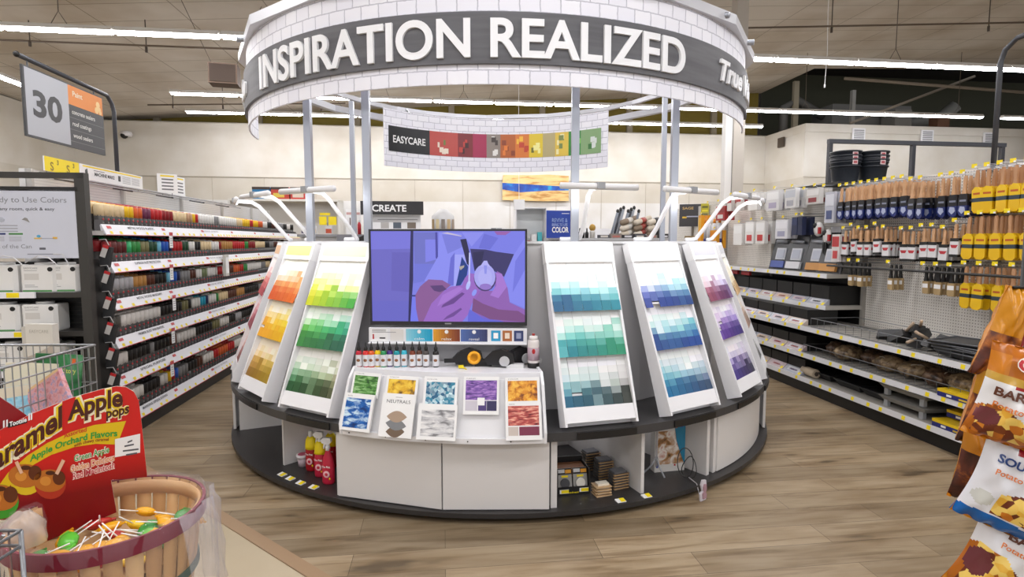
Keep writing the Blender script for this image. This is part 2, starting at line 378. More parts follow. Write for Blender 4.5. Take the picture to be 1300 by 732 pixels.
for i, (u, v, z, lab) in enumerate(((10.18, 13.07, 4.14, 'left grey wall grille on the box room'), (12.04, 13.07, 4.14, 'middle grey wall grille on the box room'), (13.79, 13.07, 4.12, 'right grey wall grille on the box room'), (-6.6, 14.77, 2.98, 'grey wall grille on the back wall behind the sign pole'))):
    t = thing('wall_grille', lab, 'grille', F(u, v, z), TH)
    m = MB(); m.box(-.17, .17, -.03, 0, -.17, .17, WHITE); m.build('grille_frame', t)
    m = MB()
    for k in range(6): m.box(-.13, .13, -.04, -.03, -.12 + k * .045, -.095 + k * .045, GREY)
    m.build('grille_slats', t)
m = MB(); m.box(-.12, .12, -.05, 0, -.12, .12, mat('#4e4237')); tag(m.build('wall_box', None, F(8.77, 14.0, 4.1), TH + PI / 2 * -1), 'small brown box on the side of the box room', 'box')
# river slab on the back wall
t = thing('wood_slab', 'yellow wooden slab with a blue resin river hung on the back wall', 'wall art', F(2.43, 14.76, 2.93), TH)
SLAB = photo_material('slab_wood', [(.35, '#b5803c'), (.5, '#e3bd7c'), (.7, '#ecca8e')], 2.2, 'noise', (1, 1, 5))
m = MB(); m.prism([(-.87, .12), (-.4, .1), (.2, .07), (.87, .04), (.87, .32), (.3, .345), (-.2, .32), (-.85, .32)], -.05, 0, SLAB)
m.prism([(-.87, -.32), (.1, -.34), (.87, -.33), (.87, -.06), (.3, -.07), (-.4, -.12), (-.87, -.05)], -.05, 0, SLAB); m.build('slab_board', t)
m = MB(); m.prism([(-.87, -.05), (-.4, -.12), (.3, -.07), (.87, -.06), (.87, .04), (.2, .07), (-.4, .1), (-.87, .12)], -.045, 0, photo_material('resin', [(.35, '#0b2f86'), (.55, '#0d55b5'), (.75, '#1f9cc9')], 4)); m.build('resin_river', t)

# ================================================================ KIOSK
CTOP = mat('#3c3b3c', .38, 0, 0, 1, .5); LAM = mat('#d7d4d2', .35); LAMG = mat('#bdbcbe', .45); PLI = mat('#2e2c2c', .4)
ks = thing('paint_kiosk', 'round white paint colour kiosk with dark grey counter and plinth on the plank floor', 'kiosk', (KC[0], KC[1], 0))
m = MB(); m.arc(0.9, 2.31, .035, .062, -180, 180, 96, PLI); m.arc(1.3, 2.22, 0, .035, -180, 180, 72, BLACK); m.build('plinth', ks)
m = MB(); m.arc(1.80, 2.30, .455, .505, -180, 180, 120, CTOP); m.build('counter_top', ks)
m = MB()
for q in (-46.8, -29, 16, 31.7, 47.5, 62):        # dark recessed cable boxes on the counter edge
    m = MB(); m.arc(2.302, 2.31, .462, .50, q - 4.5, q + 4.5, 6, mat('#1c1b1b', .3)); m.build('counter_inset', ks)
m = MB(); m.arc(1.845, 1.88, .505, 1.535, -180, 180, 24, LAMG); m.build('core_wall', ks)
m = MB(); m.arc(1.825, 1.895, 1.535, 1.55, -180, 180, 24, mat('#c9c9cb', .35)); m.build('core_cap', ks)
m = MB(); m.arc(1.30, 1.34, .062, .455, -180, 180, 48, LAM); m.build('cabinet_back', ks)
def divider(a, w=.018, r=2.24):
    m = MB(); sa, ca = math.sin(rad(a)), -math.cos(rad(a)); n = (-ca * w / 2, sa * w / 2)
    p = [(1.34 * sa + n[0], 1.34 * ca + n[1]), (r * sa + n[0], r * ca + n[1]), (r * sa - n[0], r * ca - n[1]), (1.34 * sa - n[0], 1.34 * ca - n[1])]
    m.hexa([(x, y, z) for z in (.062, .455) for x, y in p], LAM); m.build('divider', ks)
for a, w, r in ((-66.0, .02, 2.25), (-41.2, .02, 2.16), (-23.9, .02, 2.27), (8.5, .035, 2.26), (23.0, .022, 2.23), (37.0, .03, 2.24), (38.9, .03, 2.24), (67.2, .02, 2.24), (-90, .02, 2.2), (90, .02, 2.2), (-120, .02, 2.2), (120, .02, 2.2)): divider(a, w, r)
def door(a0, a1, nm='cabinet_door', z0=.068, z1=.452, r=2.295):
    m = MB(); P = []
    for rr in (r, r - .018):
        P.append([(rr * math.sin(rad(a)), -rr * math.cos(rad(a))) for a in (a0, a1)])
    p = [P[0][0], P[0][1], P[1][1], P[1][0]]
    m.hexa([(x, y, z) for z in (z0, z1) for x, y in p], LAM); return m.build(nm, ks)
door(-23.6, -7.3, r=2.285); door(-7.1, 7.7, r=2.285); door(67.4, 88); door(-88, -66.5)
m = MB(); m.arc(2.23, 2.25, .068, .452, 39.3, 66.9, 14, LAM); m.build('curved_door', ks)
for a in (-22.5, 38.4, -48): # little feet under the plinth
    m = MB(); x, y = 2.24 * math.sin(rad(a)), -2.24 * math.cos(rad(a)); m.lathe([(.012, 0), (.012, .035)], 10, STEEL, x, y); m.build('foot', ks)
for (a, r) in ((-37.5, 2.25), (-35.0, 2.255), (-32.2, 2.26), (-29.2, 2.26), (18.6, 2.27), (23.0, 2.272)):
    m = MB(); x, y = r * math.sin(rad(a)), -r * math.cos(rad(a)); c, s_ = math.cos(rad(a)), math.sin(rad(a))
    def P(dx, dy, dz): return (x + dx * c - dy * s_, y + dx * s_ + dy * c, .0625 + dz)
    m.hexa([P(-.028, -.02, 0), P(.028, -.02, 0), P(.028, .018, 0), P(-.028, .018, 0), P(-.028, -.02, .002), P(.028, -.02, .002), P(.028, .018, .008), P(-.028, .018, .008)], PAPER)
    m.quad(P(-.004, -.018, .0035), P(.026, -.018, .0035), P(.026, .016, .0095), P(-.004, .016, .0095), YEL); m.build('price_tag', ks)
# posts + canopy
cn = thing('kiosk_canopy', 'round overhead sign ring on white posts above the paint kiosk', 'canopy', (KC[0] - .025, KC[1], 0))
for a in (-42.8, -25.0, 15.9, 41.2, -120.5, 113):
    r = 1.86; x, y = r * math.sin(rad(a)), -r * math.cos(rad(a)); m = MB(); m.box(x - .023, x + .023, y - .023, y + .023, 1.55, 3.05, MET)
    m.build('post', cn)
RC = 2.083
BR1 = brick_material(.115, .078); BAND = None
bm_, nt_, bb_ = nmat('grey_wood_band', .5, .3)
tc_ = nd(nt_, 'ShaderNodeTexCoord'); mp_ = nd(nt_, 'ShaderNodeMapping'); mp_.inputs['Scale'].default_value = (1, 1, 14); nt_.links.new(tc_.outputs['Object'], mp_.inputs[0])
n_ = nd(nt_, 'ShaderNodeTexNoise', **{'Scale': 2.0, 'Detail': 4.0}); nt_.links.new(mp_.outputs[0], n_.inputs['Vector'])
nt_.links.new(ramp(nt_, [(.3, '#58585c'), (.7, '#6a6a6e')], n_.outputs['Fac']).outputs[0], bb_.inputs['Base Color']); BAND = bm_
A0, A1 = -80, 72
m = MB(); m.arc(RC - .012, RC, 2.415, 2.97, A0, A1, 96, BR1); m.build('brick_band', cn)
bd = None
m = MB(); m.arc(RC + .001, RC + .022, 2.52, 2.795, A0, A1, 96, BAND); bd = m.build('sign_band', cn)
def cw(rr): return lambda x, o, z: ((rr + o) * math.sin(x / rr), -(rr + o) * math.cos(x / rr), z)
def letters(s, xa, xb, z, size, parent, mt, off, ext, rr, shear=0):
    vs, fs, x0, x1 = textgeo(s, off, 0); tot = x1 - x0; k = (xb - xa) / tot; pos = []
    for i, ch in enumerate(s):
        if ch == ' ': continue
        g = textgeo(s[:i + 1], off, 0); c = textgeo(ch, off, 0); pos.append((ch, g[3] - (c[3] - c[2])))
    for ch, px in pos:
        m = MB(); m.text(ch, None, size, (xa + (px - x0) * k, 0, z), mt, off, ext, cw(rr), 0, 'L', k / size, shear, 8); m.build('letter', parent)
LW = mat('#f1f2f5', .4)
def pxang(px, py=75): # angle on the ring of a point of the sign
    cx = KC[0] - .025; dx = (px - 650) / FPX; dy = math.cos(PITCH) + (366 - py) / FPX * math.sin(PITCH); r_ = RC + .04; a_ = dx * dx + dy * dy; b_ = -2 * (dx * cx + dy * KC[1]); c_ = cx ** 2 + KC[1] ** 2 - r_ ** 2
    t = (-b_ - math.sqrt(max(b_ * b_ - 4 * a_ * c_, 0))) / 2 / a_; return math.atan2(dx * t - cx, -(dy * t - KC[1]))
rl = RC + .026
letters('INSPIRATION', pxang(327.5) * rl, pxang(597) * rl, 2.555, .285, bd, LW, .022, .011, rl)
letters('REALIZED', pxang(622.5) * rl, pxang(871) * rl, 2.555, .285, bd, LW, .022, .011, rl)
letters('True Value', pxang(913, 95) * rl, (pxang(913, 95) + .46) * rl, 2.60, .185, bd, LW, .03, .011, rl, .25)
m = MB(); m.text('R', None, .07, (.80 * rl + .62, 0, 2.60), LW, .02, .01, cw(rl)); m.build('small_mark', bd)
letters('True Value', -1.35 * rl, -1.0 * rl, 2.60, .185, bd, LW, .03, .011, rl, .25)
m = MB()
RT = 2.12; pts = [(RT * math.sin(rad(a)), -RT * math.cos(rad(a)), 3.0) for a in range(-168, 180, 24)]
m.tube(pts, .045, mat('#cfd0d6', .35, .2), 4, True); m.build('top_ring', cn)
m = MB(); r2 = 1.80; pts = [(r2 * math.sin(rad(a)), -r2 * math.cos(rad(a)), 3.06) for a in range(-174, 174, 12)]; m.tube(pts, .03, mat('#cfd0d6', .35, .2), 4, True); m.build('inner_ring', cn)
for a in (-60, -20, 20, 45, 62):
    m = MB(); m.tube([(1.8 * math.sin(rad(a)), -1.8 * math.cos(rad(a)), 3.05), (2.15 * math.sin(rad(a)), -2.15 * math.cos(rad(a)), 3.0)], .02, MET, 6); m.build('ring_bracket', cn)
# rear banner hanging inside the ring (we see its inner face)
bn = thing('photo_banner', 'curved brick banner with food and room pictures hung at the back of the ring', 'banner', (KC[0], KC[1], 0))
BRS = brick_material(.14, .07); RB = 1.72; B0, B1 = 180 - 43.5, 180 + 50
m = MB(); m.arc(RB, RB + .012, 2.39, 3.02, B0, B1, 48, BRS); m.build('banner_panel', bn)
def bx(t, r=RB - .006): # t 0..1 from left to right in view
    a = B1 + (B0 - B1) * t; return rad(a)
def bpatch(m, t0, t1, z0, z1, mt, r=RB - .006, n=6):
    for i in range(n):
        a, b = bx(t0 + (t1 - t0) * i / n), bx(t0 + (t1 - t0) * (i + 1) / n)
        m.quad((r * math.sin(a), -r * math.cos(a), z0), (r * math.sin(b), -r * math.cos(b), z0), (r * math.sin(b), -r * math.cos(b), z1), (r * math.sin(a), -r * math.cos(a), z1), mt)
m = MB(); Z0, Z1 = 2.56, 2.84
cells = [(.02, .21, '#15161c'), (.21, .335, '#b94840'), (.335, .40, '#7c2128'), (.40, .46, '#a3204e'), (.46, .52, '#8b8078'), (.52, .585, '#b65d1e'), (.585, .645, '#d9792a'), (.645, .705, '#e0c52a'), (.705, .76, '#b5a878'), (.76, .82, '#e3c44a'), (.82, .875, '#2f8b3a'), (.875, .97, '#86a878')]
for a, b, c_ in cells: bpatch(m, a, b, Z0, Z1, mat(c_, .4))
def bw(x, o, z, r=RB - .012): a = bx(x); return (r * math.sin(a), -r * math.cos(a), z)
m.text('EASYCARE', .15, .11, (.115, 0, 2.66), PAPER, .02, 0, bw)
for a, c1, c2 in ((.27, '#e8d9c8', '#6c7a3c'), (.368, '#c0392f', '#3b1416'), (.49, '#e9e6e2', '#3a2d28'), (.555, '#e07b2a', '#8a3a12'), (.615, '#f4bd36', '#c03a1a'), (.675, '#f6ef9a', '#6a6a1e'), (.79, '#f0e8b0', '#7a8a4a'), (.848, '#7ac65a', '#1d5e2c'), (.925, '#d8e0dc', '#3f7a40')):
    for k in range(5):
        x = a + R.uniform(-.022, .022); z = R.uniform(Z0 + .04, Z1 - .04); q = R.uniform(.004, .012); bpatch(m, x - q, x + q, z - .03, z + .03, mat(R.choice([c1, c2]), .4), RB - .009, 1)
m.build('banner_pictures', bn)
m = MB()
for t in (.12, .86): a = bx(t); m.tube([(RB * math.sin(a), -RB * math.cos(a), 3.0), (1.78 * math.sin(a), -1.78 * math.cos(a), 3.06)], .012, STEEL, 6)
m.build('banner_clip', bn)

# ---------------------------------------------------------------- colour racks
PHI = math.atan(.34 / 1.02); LEN = math.hypot(.34, 1.02)
RW = .221
def hexmix(a, b, t):
    a = [int(a[i:i + 2], 16) for i in (1, 3, 5)]; b = [int(b[i:i + 2], 16) for i in (1, 3, 5)]
    return '#%02x%02x%02x' % tuple(int(round(x + (y - x) * t)) for x, y in zip(a, b))
SCH = {  # per rack: header, then per block: pale, mid left, mid right, dark left, dark right
 'pink': ('#e0b890', [('#fbf0ee', '#e89a90', '#e07a78', '#b8484a', '#a23a44'), ('#f6e6e6', '#d98a92', '#c86a7a', '#9a4452', '#8a3444'), ('#f0dcd8', '#c89088', '#b07870', '#8a4c48', '#6a3434')]),
 'orange and yellow': ('#f3ec9a', [('#fbf8ef', '#e39a5e', '#e8a45a', '#cc5420', '#dc6a22'), ('#faf5e4', '#e9b23a', '#ecd233', '#e6a021', '#dfae12'), ('#f3ead6', '#dcb25e', '#d9c06a', '#8a6216', '#a2851f')]),
 'yellow and green': ('#def3cf', [('#f7faf2', '#e8ec6a', '#dff0a8', '#c2c60a', '#3fa63a'), ('#f2f8f3', '#66c253', '#28a27a', '#2c7a35', '#1d5a44'), ('#eef0e9', '#9cc8a2', '#b5b796', '#1b5228', '#3c4426')]),
 'aqua and teal': ('#eef4f8', [('#f7f9fa', '#8fd3d8', '#b2dfe0', '#0b527c', '#147c8c'), ('#f3f5f4', '#7fcfc8', '#9cd2c4', '#157f92', '#158560'), ('#f1f1f2', '#9bcdd0', '#b2b2ae', '#155d7c', '#2c322b')]),
 'blue': ('#eef3f7', [('#f8f8fa', '#c9d4ee', '#a8dbe3', '#24348c', '#0a3a7c'), ('#f6f6f8', '#aed6dc', '#7cc2cf', '#14407e', '#0a3f8f'), ('#f3f4f6', '#7dbccb', '#a3bccb', '#0b6494', '#35486a')]),
 'mauve and purple': ('#d6d6e2', [('#f8f7f8', '#ddc9d2', '#cdc6e8', '#8a3f5a', '#4c2b5c'), ('#f5f3f7', '#b59ad0', '#a08acb', '#5a3a94', '#3a2c70'), ('#f1eff5', '#bcaedb', '#9d96b8', '#4c3a8c', '#2c2a42')]),
 'beige and grey': ('#d2d2d8', [('#f8f6ec', '#ece2c6', '#e3d3b0', '#c9a878', '#a8804c'), ('#f3eee6', '#dccabc', '#ccb8a8', '#a88a78', '#8a7264'), ('#eeeeee', '#c8c8c8', '#b0b0b0', '#8a8a88', '#5c5c5a')])}
def chipcol(key, g, r, c):
    pale, ml, mr, dl, dr = SCH[key][1][g]; t = c / 6
    mid = hexmix(ml, mr, t); dk = hexmix(dl, dr, t)
    lv = [0, .04, .14, .5, 1.05, 1.6, 2.0][r] + R.uniform(-.15, .25) * (r > 1)
    if R.random() < .08 and r > 1: lv += R.choice([-.5, .5])
    lv = max(0, min(2, lv))
    h = hexmix(pale, mid, lv) if lv <= 1 else hexmix(mid, dk, lv - 1)
    return '#' + ''.join('%02x' % (min(255, int(h[i:i + 2], 16) // 6 * 6 + 3)) for i in (1, 3, 5))
def shade_name(h):
    r, g, b = [int(h[i:i + 2], 16) / 255 for i in (1, 3, 5)]; mx, mn = max(r, g, b), min(r, g, b)
    if mx - mn < .06: return 'off white' if mx > .85 else 'grey' if mx > .35 else 'charcoal'
    d = mx - mn; hu = ((g - b) / d) % 6 if mx == r else (b - r) / d + 2 if mx == g else (r - g) / d + 4; hu *= 60
    nm = 'red' if hu < 18 or hu > 345 else 'orange' if hu < 42 else 'yellow' if hu < 68 else 'green' if hu < 160 else 'teal' if hu < 195 else 'blue' if hu < 245 else 'purple' if hu < 300 else 'plum'
    return ('pale ' if mx > .8 and mx - mn < .3 else 'dark ' if mx < .45 else '') + nm
G0 = [.955, .69, .41]; RH = .031; CW_ = .0605     # group tops along the slope, row pitch, column pitch
def rackT(): return Matrix.Rotation(-PHI, 4, 'X')
def chip_at(g, r, c):
    s = G0[g] * LEN - .02 - r * RH * LEN - .0; return ((c - 3) * CW_ + .0, s)
CARDW, CARDH = .0588, .062
stuffm = MB(); done = {}
def make_card(h):
    m = MB(); T = rackT(); m.T = T
    m.hexa([(-CARDW / 2, -.014, -CARDH), (CARDW / 2, -.014, -CARDH), (CARDW / 2, -.0105, -CARDH), (-CARDW / 2, -.0105, -CARDH), (-CARDW / 2, -.006, 0), (CARDW / 2, -.006, 0), (CARDW / 2, -.0025, 0), (-CARDW / 2, -.0025, 0)], mat(h, .45))
    return m
BLK = ['top', 'middle', 'bottom']
def color_rack(key, ang, cards):
    x, y, z = K(2.225, ang, .51)
    t = thing('color_rack', f'leaning white rack of {key} paint colour cards on the kiosk counter', 'display rack', (x, y, z), rad(ang))
    T = rackT(); W = MB(T)
    W.box(-RW, RW, 0, .022, 0, LEN - .01, WHITE); W.build('back_board', t)
    for sx in (-1, 1):
        m = MB(T); x0 = sx * RW
        pr = [(.0, .0), (-.075, .0), (-.075, .05), (-.032, .95), (.0, LEN)]
        vs = [(x0 - sx * .014 if k else x0, a, b) for k in (0, 1) for a, b in pr]; n = len(pr)
        m.add(vs, [tuple(range(n)), tuple(range(2 * n - 1, n - 1, -1))] + [(i, n + i, n + (i + 1) % n, (i + 1) % n) for i in range(n)], WHITE)
        m.build('side_rail', t)
    m = MB(T); m.hexa([(-RW + .014, -.072, .02), (RW - .014, -.072, .02), (RW - .014, 0, .02), (-RW + .014, 0, .02), (-RW + .014, -.064, .105), (RW - .014, -.064, .105), (RW - .014, 0, .105), (-RW + .014, 0, .105)], WHITE); m.build('bottom_pocket', t)
    m = MB(T); m.box(-RW - .002, RW + .002, -.03, .024, .955, LEN, mat('#f2f2f4', .4)); hd = m.build('header_panel', t)
    m = MB(T); m.rect(-RW + .03, RW - .03, .985, LEN - .022, -.0312, mat(SCH[key][0], .4)); m.build('header_colour', hd)
    # stepped pocket rows
    m = MB(T)
    for g in range(3):
        for r in range(7):
            s = G0[g] - r * .0405
            d0 = -.014 - .006 * r
            m.box(-RW + .014, RW - .014, d0, 0, s - .0395, s - .028, mat('#dededf', .5))
    m.build('pocket_rows', t)
    for g in range(3):
        for r in range(7):
            for c in range(7):
                s = G0[g] - r * .0405; xx = (c - 3) * CW_; d = -.008 - .006 * r
                h = chipcol(key, g, r, c)
                if R.random() < .012: continue
                if cards:
                    p = Matrix.Translation((x, y, z)) @ Matrix.Rotation(rad(ang), 4, 'Z') @ T @ Vector((xx + R.uniform(-.001, .001), d, s))
                    if h not in done:
                        o = make_card(h).build('color_card'); done[h] = o
                    else: o = done[h].copy(); C.objects.link(o)
                    o.location = p; o.rotation_euler = (0, 0, rad(ang))
                    tag(o, f'{shade_name(h)} card, {ordw(c)} from left, {ordw(r)} row of {BLK[g]} block, {key} rack', 'color card', 'paint colour cards in the racks')
                else:
                    stuffm.T = Matrix.Translation((x, y, z)) @ Matrix.Rotation(rad(ang), 4, 'Z') @ T @ Matrix.Translation((xx, d, s))
                    w = CARDW / 2; stuffm.hexa([(-w, -.014, -CARDH), (w, -.014, -CARDH), (w, -.0105, -CARDH), (-w, -.0105, -CARDH), (-w, -.006, 0), (w, -.006, 0), (w, -.0025, 0), (-w, -.0025, 0)], mat(h, .45))
for k, a, cds in (('pink', -63.0, 0), ('orange and yellow', -45.8, 0), ('yellow and green', -30.2, 1), ('aqua and teal', 15.3, 1), ('blue', 32.0, 0), ('mauve and purple', 49.5, 0), ('beige and grey', 65.5, 0)):
    color_rack(k, a, cds)
stuffm.T = None
tag(stuffm.build('color_card'), 'the many paint colour cards in the blue, purple, beige, orange and pink racks', 'color card', 'paint colour cards in the racks', 'stuff')

# ---------------------------------------------------------------- display lamps over the racks
LMP = mat('#e6e6e8', .35); GLOW = mat('#ffffff', .5, 0, BAR)
def make_lamp():
    t = thing('display_lamp', '', 'lamp')
    m = MB(); m.tube([(-.09, .02, .012), (.02, .02, .012), (.03, 0, .02), (.03, -.05, .08), (.0, -.20, .265), (0, -.25, .295), (0, -.34, .30)], .014, WHITE, 8); m.build('lamp_arm', t)
    m = MB(); m.tube([(-.23, -.36, .30), (.23, -.36, .30)], .018, LMP, 12); b = m.build('lamp_bar', t)
    m = MB(); m.quad((-.21, -.3478, .2854), (.21, -.3478, .2854), (.21, -.3411, .2983), (-.21, -.3411, .2983), GLOW); m.build('lamp_tube', b)
    m = MB(); m.box(-.022, .022, -.385, -.33, .288, .322, mat('#9b9ea3', .4)); m.build('lamp_clamp', t)
    return t
for k, a in (('pink', -63.0), ('orange and yellow', -45.8), ('yellow and green', -30.2), ('aqua and teal', 15.3), ('blue', 32.0), ('mauve and purple', 49.5), ('beige and grey', 65.5)):
    ST.put('lamp', make_lamp, K(1.855, a, 1.55), rad(a), f'white bar lamp on a bent arm over the {k} colour rack', 'bar lamps over the colour racks')

# ---------------------------------------------------------------- television
tv = thing('television', 'flat television showing two hands with a small white bottle in violet light', 'television', (-.385, 3.40, 1.045), rad(-2.5))
m = MB(); m.box(-.475, .475, 0, .05, 0, .577, mat('#222225', .35)); m.box(-.475, .475, -.008, 0, 0, .022, mat('#2c2c30', .3)); m.box(-.475, .475, -.008, 0, .565, .577, mat('#2c2c30', .3))
m.box(-.475, -.463, -.008, 0, .02, .57, mat('#2c2c30', .3)); m.box(.463, .475, -.008, 0, .02, .57, mat('#2c2c30', .3)); m.build('tv_frame', tv)
def e(h, s=.95): return mat(h, .5, 0, s)
m = MB()
def sp(pts, h, k):   # pixels of the 1182x732 view of the screen -> screen plane
    q = [(-.463 + (x - 50) / (1148 - 50) * .926, .022 + (688 - y) / (688 - 52) * .543) for x, y in pts]
    m.add([(x, -.001 - .0004 * k, z) for x, z in q], [tuple(range(len(q)))], e(h))
def ell(cx, cy, rx, ry, n=20, rot=0, a0=0, a1=2 * PI):
    o = []
    for i in range(n):
        a = a0 + (a1 - a0) * i / n; u, v = rx * math.cos(a), ry * math.sin(a); o.append((cx + u * math.cos(rot) - v * math.sin(rot), cy + u * math.sin(rot) + v * math.cos(rot)))
    return o
sp([(50, 52), (1148, 52), (1148, 688), (50, 688)], '#7d80e6', 0)
sp([(50, 52), (335, 52), (312, 688), (50, 688)], '#6f6bc6', 1); sp([(50, 52), (335, 52), (334, 175), (50, 180)], '#7a78dc', 2); sp([(50, 540), (316, 545), (312, 688), (50, 688)], '#6a69c8', 2); sp([(200, 200), (330, 200), (322, 480), (190, 470)], '#6863bd', 2)
sp([(337, 52), (356, 52), (350, 390), (325, 688), (310, 688), (326, 300)], '#2c2a5c', 3); sp([(356, 60), (525, 60), (520, 280), (360, 280)], '#7074c8', 1); sp([(440, 110), (520, 110), (520, 250), (440, 270)], '#8284ec', 2); sp([(360, 280), (520, 280), (440, 400), (350, 420)], '#7278da', 1)
sp([(512, 60), (528, 60), (530, 260), (514, 240)], '#4b4aa2', 3); sp([(330, 500), (400, 500), (400, 512), (330, 512)], '#38408a', 3); sp([(318, 515), (380, 515), (400, 688), (315, 688)], '#757cee', 2)
sp([(540, 60), (700, 70), (740, 200), (660, 440), (560, 440), (430, 400), (530, 230)], '#8c90f4', 4); sp([(620, 240), (650, 200), (640, 430), (595, 440)], '#6a6cd4', 5); sp([(650, 215), (720, 215), (745, 300), (670, 440), (640, 440)], '#a3a6fa', 5)
sp([(560, 75), (700, 80), (730, 150), (600, 210)], '#7a7ede', 5); sp([(700, 60), (1148, 60), (1148, 220), (1020, 215), (860, 180), (760, 175)], '#7b7fe8', 4); sp([(700, 60), (860, 60), (770, 160)], '#8d90f0', 5); sp([(860, 70), (960, 100), (900, 180), (820, 170)], '#6c70d8', 5)
sp([(760, 175), (870, 180), (940, 195), (1070, 212), (1000, 370), (930, 330), (790, 330)], '#3a366a', 5); sp([(780, 200), (860, 190), (830, 320), (790, 320)], '#2a2854', 6)
sp([(690, 110), (732, 105), (755, 200), (760, 300), (735, 280), (715, 200)], '#26244c', 6); sp([(700, 230), (745, 300), (735, 360), (690, 430), (655, 438), (680, 330)], '#1d3c86', 6); sp([(680, 300), (718, 290), (715, 305), (690, 325)], '#b0a9a0', 7)
sp([(1070, 215), (1148, 100), (1148, 590), (1040, 545), (1000, 380)], '#878bf2', 5); sp([(1080, 260), (1148, 160), (1148, 320), (1060, 480)], '#7478e2', 6); sp([(930, 54), (1050, 54), (1010, 80), (950, 78)], '#9a62b0', 6)
HD = '#9a6ac6'; HD2 = '#8b5c98'; HD3 = '#a878d4'
sp([(365, 500), (400, 440), (460, 390), (560, 395), (620, 430), (560, 480), (480, 560), (450, 688), (385, 688), (368, 600)], HD2, 7)
sp([(470, 435), (560, 430), (590, 460), (540, 480), (500, 470)], '#5a3f78', 8)
sp([(620, 440), (700, 430), (720, 380), (755, 345), (790, 350), (800, 420), (830, 470), (800, 520), (770, 560), (740, 640), (700, 688), (420, 688), (480, 560), (560, 480)], HD, 9)
sp([(700, 480), (720, 490), (640, 560), (550, 590), (560, 570)], '#6a4590', 10); sp([(690, 590), (700, 600), (640, 650), (560, 680), (590, 650)], '#704a98', 10); sp([(560, 500), (680, 440), (710, 455), (600, 540), (520, 580)], HD3, 10)
sp([(800, 470), (830, 465), (930, 470), (950, 330), (985, 350), (1025, 450), (1040, 550), (1148, 600), (1148, 688), (1000, 688), (860, 670), (770, 610), (780, 540)], '#9162b4', 9)
sp([(780, 520), (850, 560), (960, 600), (1100, 610), (1148, 640), (1148, 688), (900, 670), (770, 610)], '#7d4f86', 10); sp([(935, 340), (985, 350), (1020, 440), (960, 520), (900, 500), (945, 430)], HD3, 10)
sp([(745, 600), (1000, 688), (740, 688)], '#6468d8', 9)
sp(ell(865, 380, 80, 92), '#4a3a70', 11); sp(ell(863, 370, 76, 88), '#aaa8f2', 12); sp([(846, 275), (858, 258), (880, 258), (888, 278), (905, 300), (830, 300)], '#b6b4f8', 13); sp(ell(866, 375, 50, 62), '#b3b1f6', 13); sp(ell(868, 440, 42, 22), '#9578cc', 14); sp([(856, 290), (880, 290), (876, 350), (862, 350)], '#8f92ea', 14)
sp(ell(745, 430, 14, 34, 12, .3), '#b4c0ff', 12); sp(ell(788, 482, 15, 26, 12, .5), '#8f9af6', 12); sp([(752, 200), (762, 205), (756, 420), (746, 420)], '#c8ccff', 13); sp([(600, 60), (700, 85), (700, 90), (560, 66)], '#c9c0d8', 13)
m.build('tv_screen', tv)
m = MB(); m.rect(-.02, .02, .006, .014, -.0085, mat('#8c8c90', .4)); m.build('tv_logo', tv)
m = MB(); m.box(-.12, .12, .05, .12, .12, .45, DARK); m.build('tv_mount', tv)

# ---------------------------------------------------------------- information strip below the television
s_ = thing('info_strip', 'white information strip with colour pictures directly below the television', 'sign', (-.385, 3.375, .945), rad(-2.5))
m = MB(); m.box(-.475, .475, -.02, .0, 0, .088, WHITE); m.box(-.475, .475, -.045, .12, -.006, .0, WHITE); m.build('strip_board', s_)
m = MB(); y = -.021
GR1 = [('#8fcfe0', '#1b9cc4'), ('#d9992a', '#7c3a28'), ('#4f6aa8', '#39406a')]
for i, (a, b) in enumerate(GR1):
    x0 = -.25 + i * .165
    for k in range(10): m.rect(x0 + k * .016, x0 + (k + 1) * .016, .008, .082, y, mat(hexmix(a, b, k / 9), .4))
    m.text(['calm', 'relax', 'reveal'][i], .06, .022, (x0 + .08, y - .001, .016), PAPER)
    m.add([(x0 + .08 + .012 * math.cos(q), y - .001, .066 + .012 * math.sin(q)) for q in [k * PI / 5 for k in range(10)]], [tuple(range(10))], PAPER)
for i, (a, b) in enumerate((('#2b9ccc', '#ffffff'), ('#b06a3c', '#f0e0d0'), ('#33406e', '#9aa2c0'))):
    x0 = .262 + i * .068; m.rect(x0, x0 + .056, .012, .076, y, mat(a, .4)); m.rect(x0 + .014, x0 + .042, .028, .062, y - .001, mat(b, .4))
m.rect(-.465, -.36, .004, .084, y, PAPER); m.rect(-.452, -.443, .02, .05, y - .001, RED); m.rect(-.41, -.375, .022, .03, y - .001, DARK); m.rect(-.345, -.265, .01, .08, y, mat('#dfdcd8'))
for k in range(3): m.rect(-.455, -.37 + .06 * (k == 0), .060 + k * .007, .063 + k * .007, y - .001, GREY)
m.build('strip_pictures', s_)

# ---------------------------------------------------------------- brochure stand under the television
bs = thing('brochure_stand', 'white curved brochure stand with pockets on the counter below the television', 'display stand', (KC[0], KC[1], 0))
bA0, bA1 = -21.9, 6.9; SHZ = .815
PRO = [(2.09, SHZ + .0), (2.135, SHZ - .02), (2.32, .465)]
m = MB(); m.arc(1.885, 2.20, SHZ - .015, SHZ, bA0, bA1, 20, WHITE); m.arc(2.192, 2.204, SHZ - .04, SHZ + .006, bA0, bA1, 20, WHITE); m.build('stand_shelf', bs)
m = MB(); m.arc(2.30, 2.318, .465, SHZ - .03, bA0, bA1, 20, WHITE, 2.19, 2.208); m.build('stand_front', bs)
m = MB(); m.arc(2.315, 2.332, .462, .492, bA0, bA1, 20, WHITE)
m.build('stand_lip', bs)
m = MB()
for k in range(6):
    a = bA0 + 1.4 + k * 5.7; x, y = 2.334 * math.sin(rad(a)), -2.334 * math.cos(rad(a)); m.ball((x, y, .477), .004, .004, .004, DARK, 6, 4)
m.build('stand_screws', bs)
